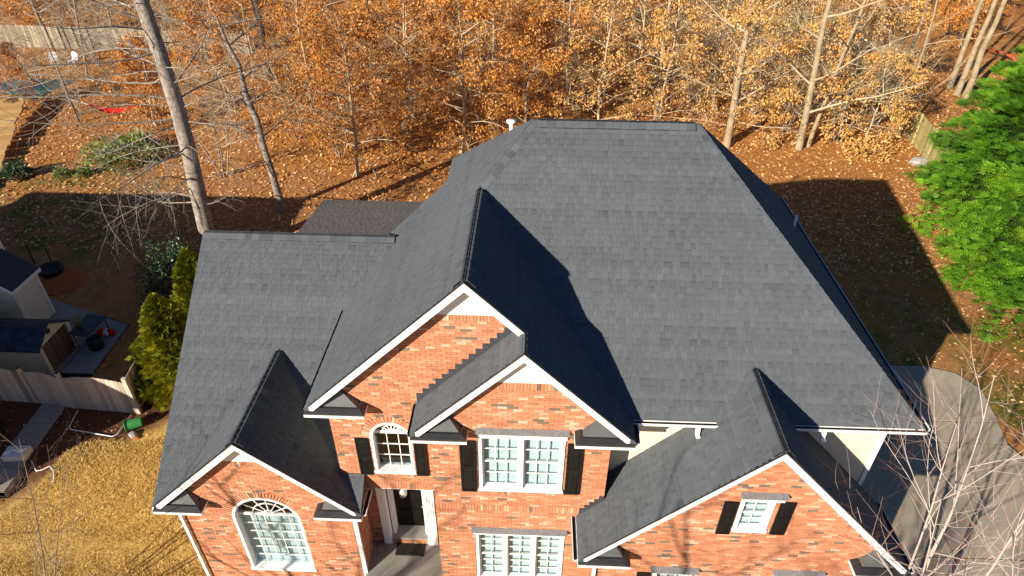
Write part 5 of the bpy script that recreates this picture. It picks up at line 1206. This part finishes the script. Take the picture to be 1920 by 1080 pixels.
hm = empty('hammock', (-26.9,30.2,0)); hm.scale = (1.45,1.3,1.0); tag(hm, 'slack red hammock strung between saplings in the left wood', 'hammock')
b = MB(); N_ = 14; rowsv = []
for i in range(N_+1):
    f = i/N_; x = -1.15+2.3*f; wdt = .05+.28*math.sin(PI*f)**.8; zc = 1.25-.55*math.sin(PI*f)+.12*f; rowsv.append([(x, q*wdt, zc+abs(q)*.10*math.sin(PI*f)) for q in (-1,-.5,0,.5,1)])
for i in range(N_):
    for j in range(4): b.face([rowsv[i][j],rowsv[i+1][j],rowsv[i+1][j+1],rowsv[i][j+1]])
b.build('cloth', 'red_cloth', hm, True)
for sx, z in ((-1,1.25),(1,1.37)): b = MB(); b.tube([(sx*1.15,0,z),(sx*1.9,0,z+.3)],[.012,.012],5); b.build('rope', 'pvc', hm)
for sx in (-1,1):
    b = MB(); b.tube([(-26.9+sx*2.76,30.2,-.1),(-26.9+sx*2.8,30.2,3.5),(-26.9+sx*2.95,30.3,6)],[.07,.055,.02],7); tag(b.build('sapling', 'bark_grey', smooth=True), 'thin sapling holding the '+('left' if sx < 0 else 'right')+' end of the red hammock', 'tree', 'hammock saplings')
def chair(x, y, rz, label):
    o = empty('garden_chair', (x,y,h(x,y)), rz); tag(o, label, 'chair', 'white garden chairs')
    b = MB(); b.slab([(-.27,-.25,.42),(.27,-.25,.42),(.25,.25,.38),(-.25,.25,.38)], (0,0,-.03)); b.build('seat', 'plastic_white', o)
    b = MB(); pts = [(-.25,.25,.38),(.25,.25,.38)]+[(.30*math.cos(a),.36+.03*math.sin(a),.66+.32*math.sin(a)) for a in np.linspace(0,PI,11)]; b.slab(pts, (0,.03,0)); b.build('backrest', 'plastic_white', o)
    for sx in (-1,1):
        for yy in (-.22,.24): b = MB(); b.tube([(sx*.24,yy,.4),(sx*.28,yy*1.15,0)],[.025,.025],6); b.build('leg', 'plastic_white', o)
        b = MB(); b.box(sx*.30-.035,sx*.30+.035,-.22,.33,.60,.63); b.build('armrest', 'plastic_white', o)
x, y = gpx(105,122); chair(x,y,.5,'left one of two white garden chairs, partly behind twigs'); x, y = gpx(140,122); chair(x,y,-.1,'right one of two white garden chairs, with round back in the sun')
b = MB(); ng = 16
def tz(u, v): return .06+.42*math.sin(PI*u)**.7*math.sin(PI*v)**.7*(1+.25*math.sin(9*u+4*v))
for i in range(ng):
    for j in range(ng):
        q = lambda a, c: (-40.2+5.0*a+.5*c, 34.2+4.2*c, tz(a,c)); u0, u1, v0, v1 = i/ng, (i+1)/ng, j/ng, (j+1)/ng; b.face([q(u0,v0),q(u1,v0),q(u1,v1),q(u0,v1)])
tag(b.build('tarp', 'tarp_teal', smooth=True), 'crumpled teal tarp over a low pile at the left edge', 'tarp')
b = MB(); x, y = gpx(1850,104); x2, y2 = gpx(1895,118); b.tube([(x,y,.5),((x+x2)/2,(y+y2)/2,.55),(x2,y2,.5),(x2+.1,y2-.5,.1)],[.09,.09,.09,.07],7); tag(b.build('red_rail', 'red_paint', smooth=True), 'rusty red pipe rail beyond the three pale trunks', 'rail')
# far house glimpsed through the wood
fh = empty('far_house', (17,80,0)); tag(fh, 'far white house glimpsed through the trunks at the top edge', 'house')
b = MB(); b.box(-7,7,-4,4,-.3,5.2); b.build('wall', 'far_white', fh); b = MB(); b.raw([(-7.4,-4.4,5.1),(7.4,-4.4,5.1),(7.4,4.4,5.1),(-7.4,4.4,5.1),(-7.4,0,8),(7.4,0,8)], [(0,1,5,4),(2,3,4,5),(1,2,5),(3,0,4)]); b.build('roof', 'roof_slate', fh)
for x in (-5,-2,2,5):
    for z in (.9,3.4): b = MB(); b.box(x-.5,x+.5,-4.05,-3.98,z,z+1.3); w = b.build('window', 'dark_room', fh); b = MB(); b.box(x-.58,x+.58,-4.08,-4.0,z-.1,z-.0); b.build('sill', 'far_white', w)
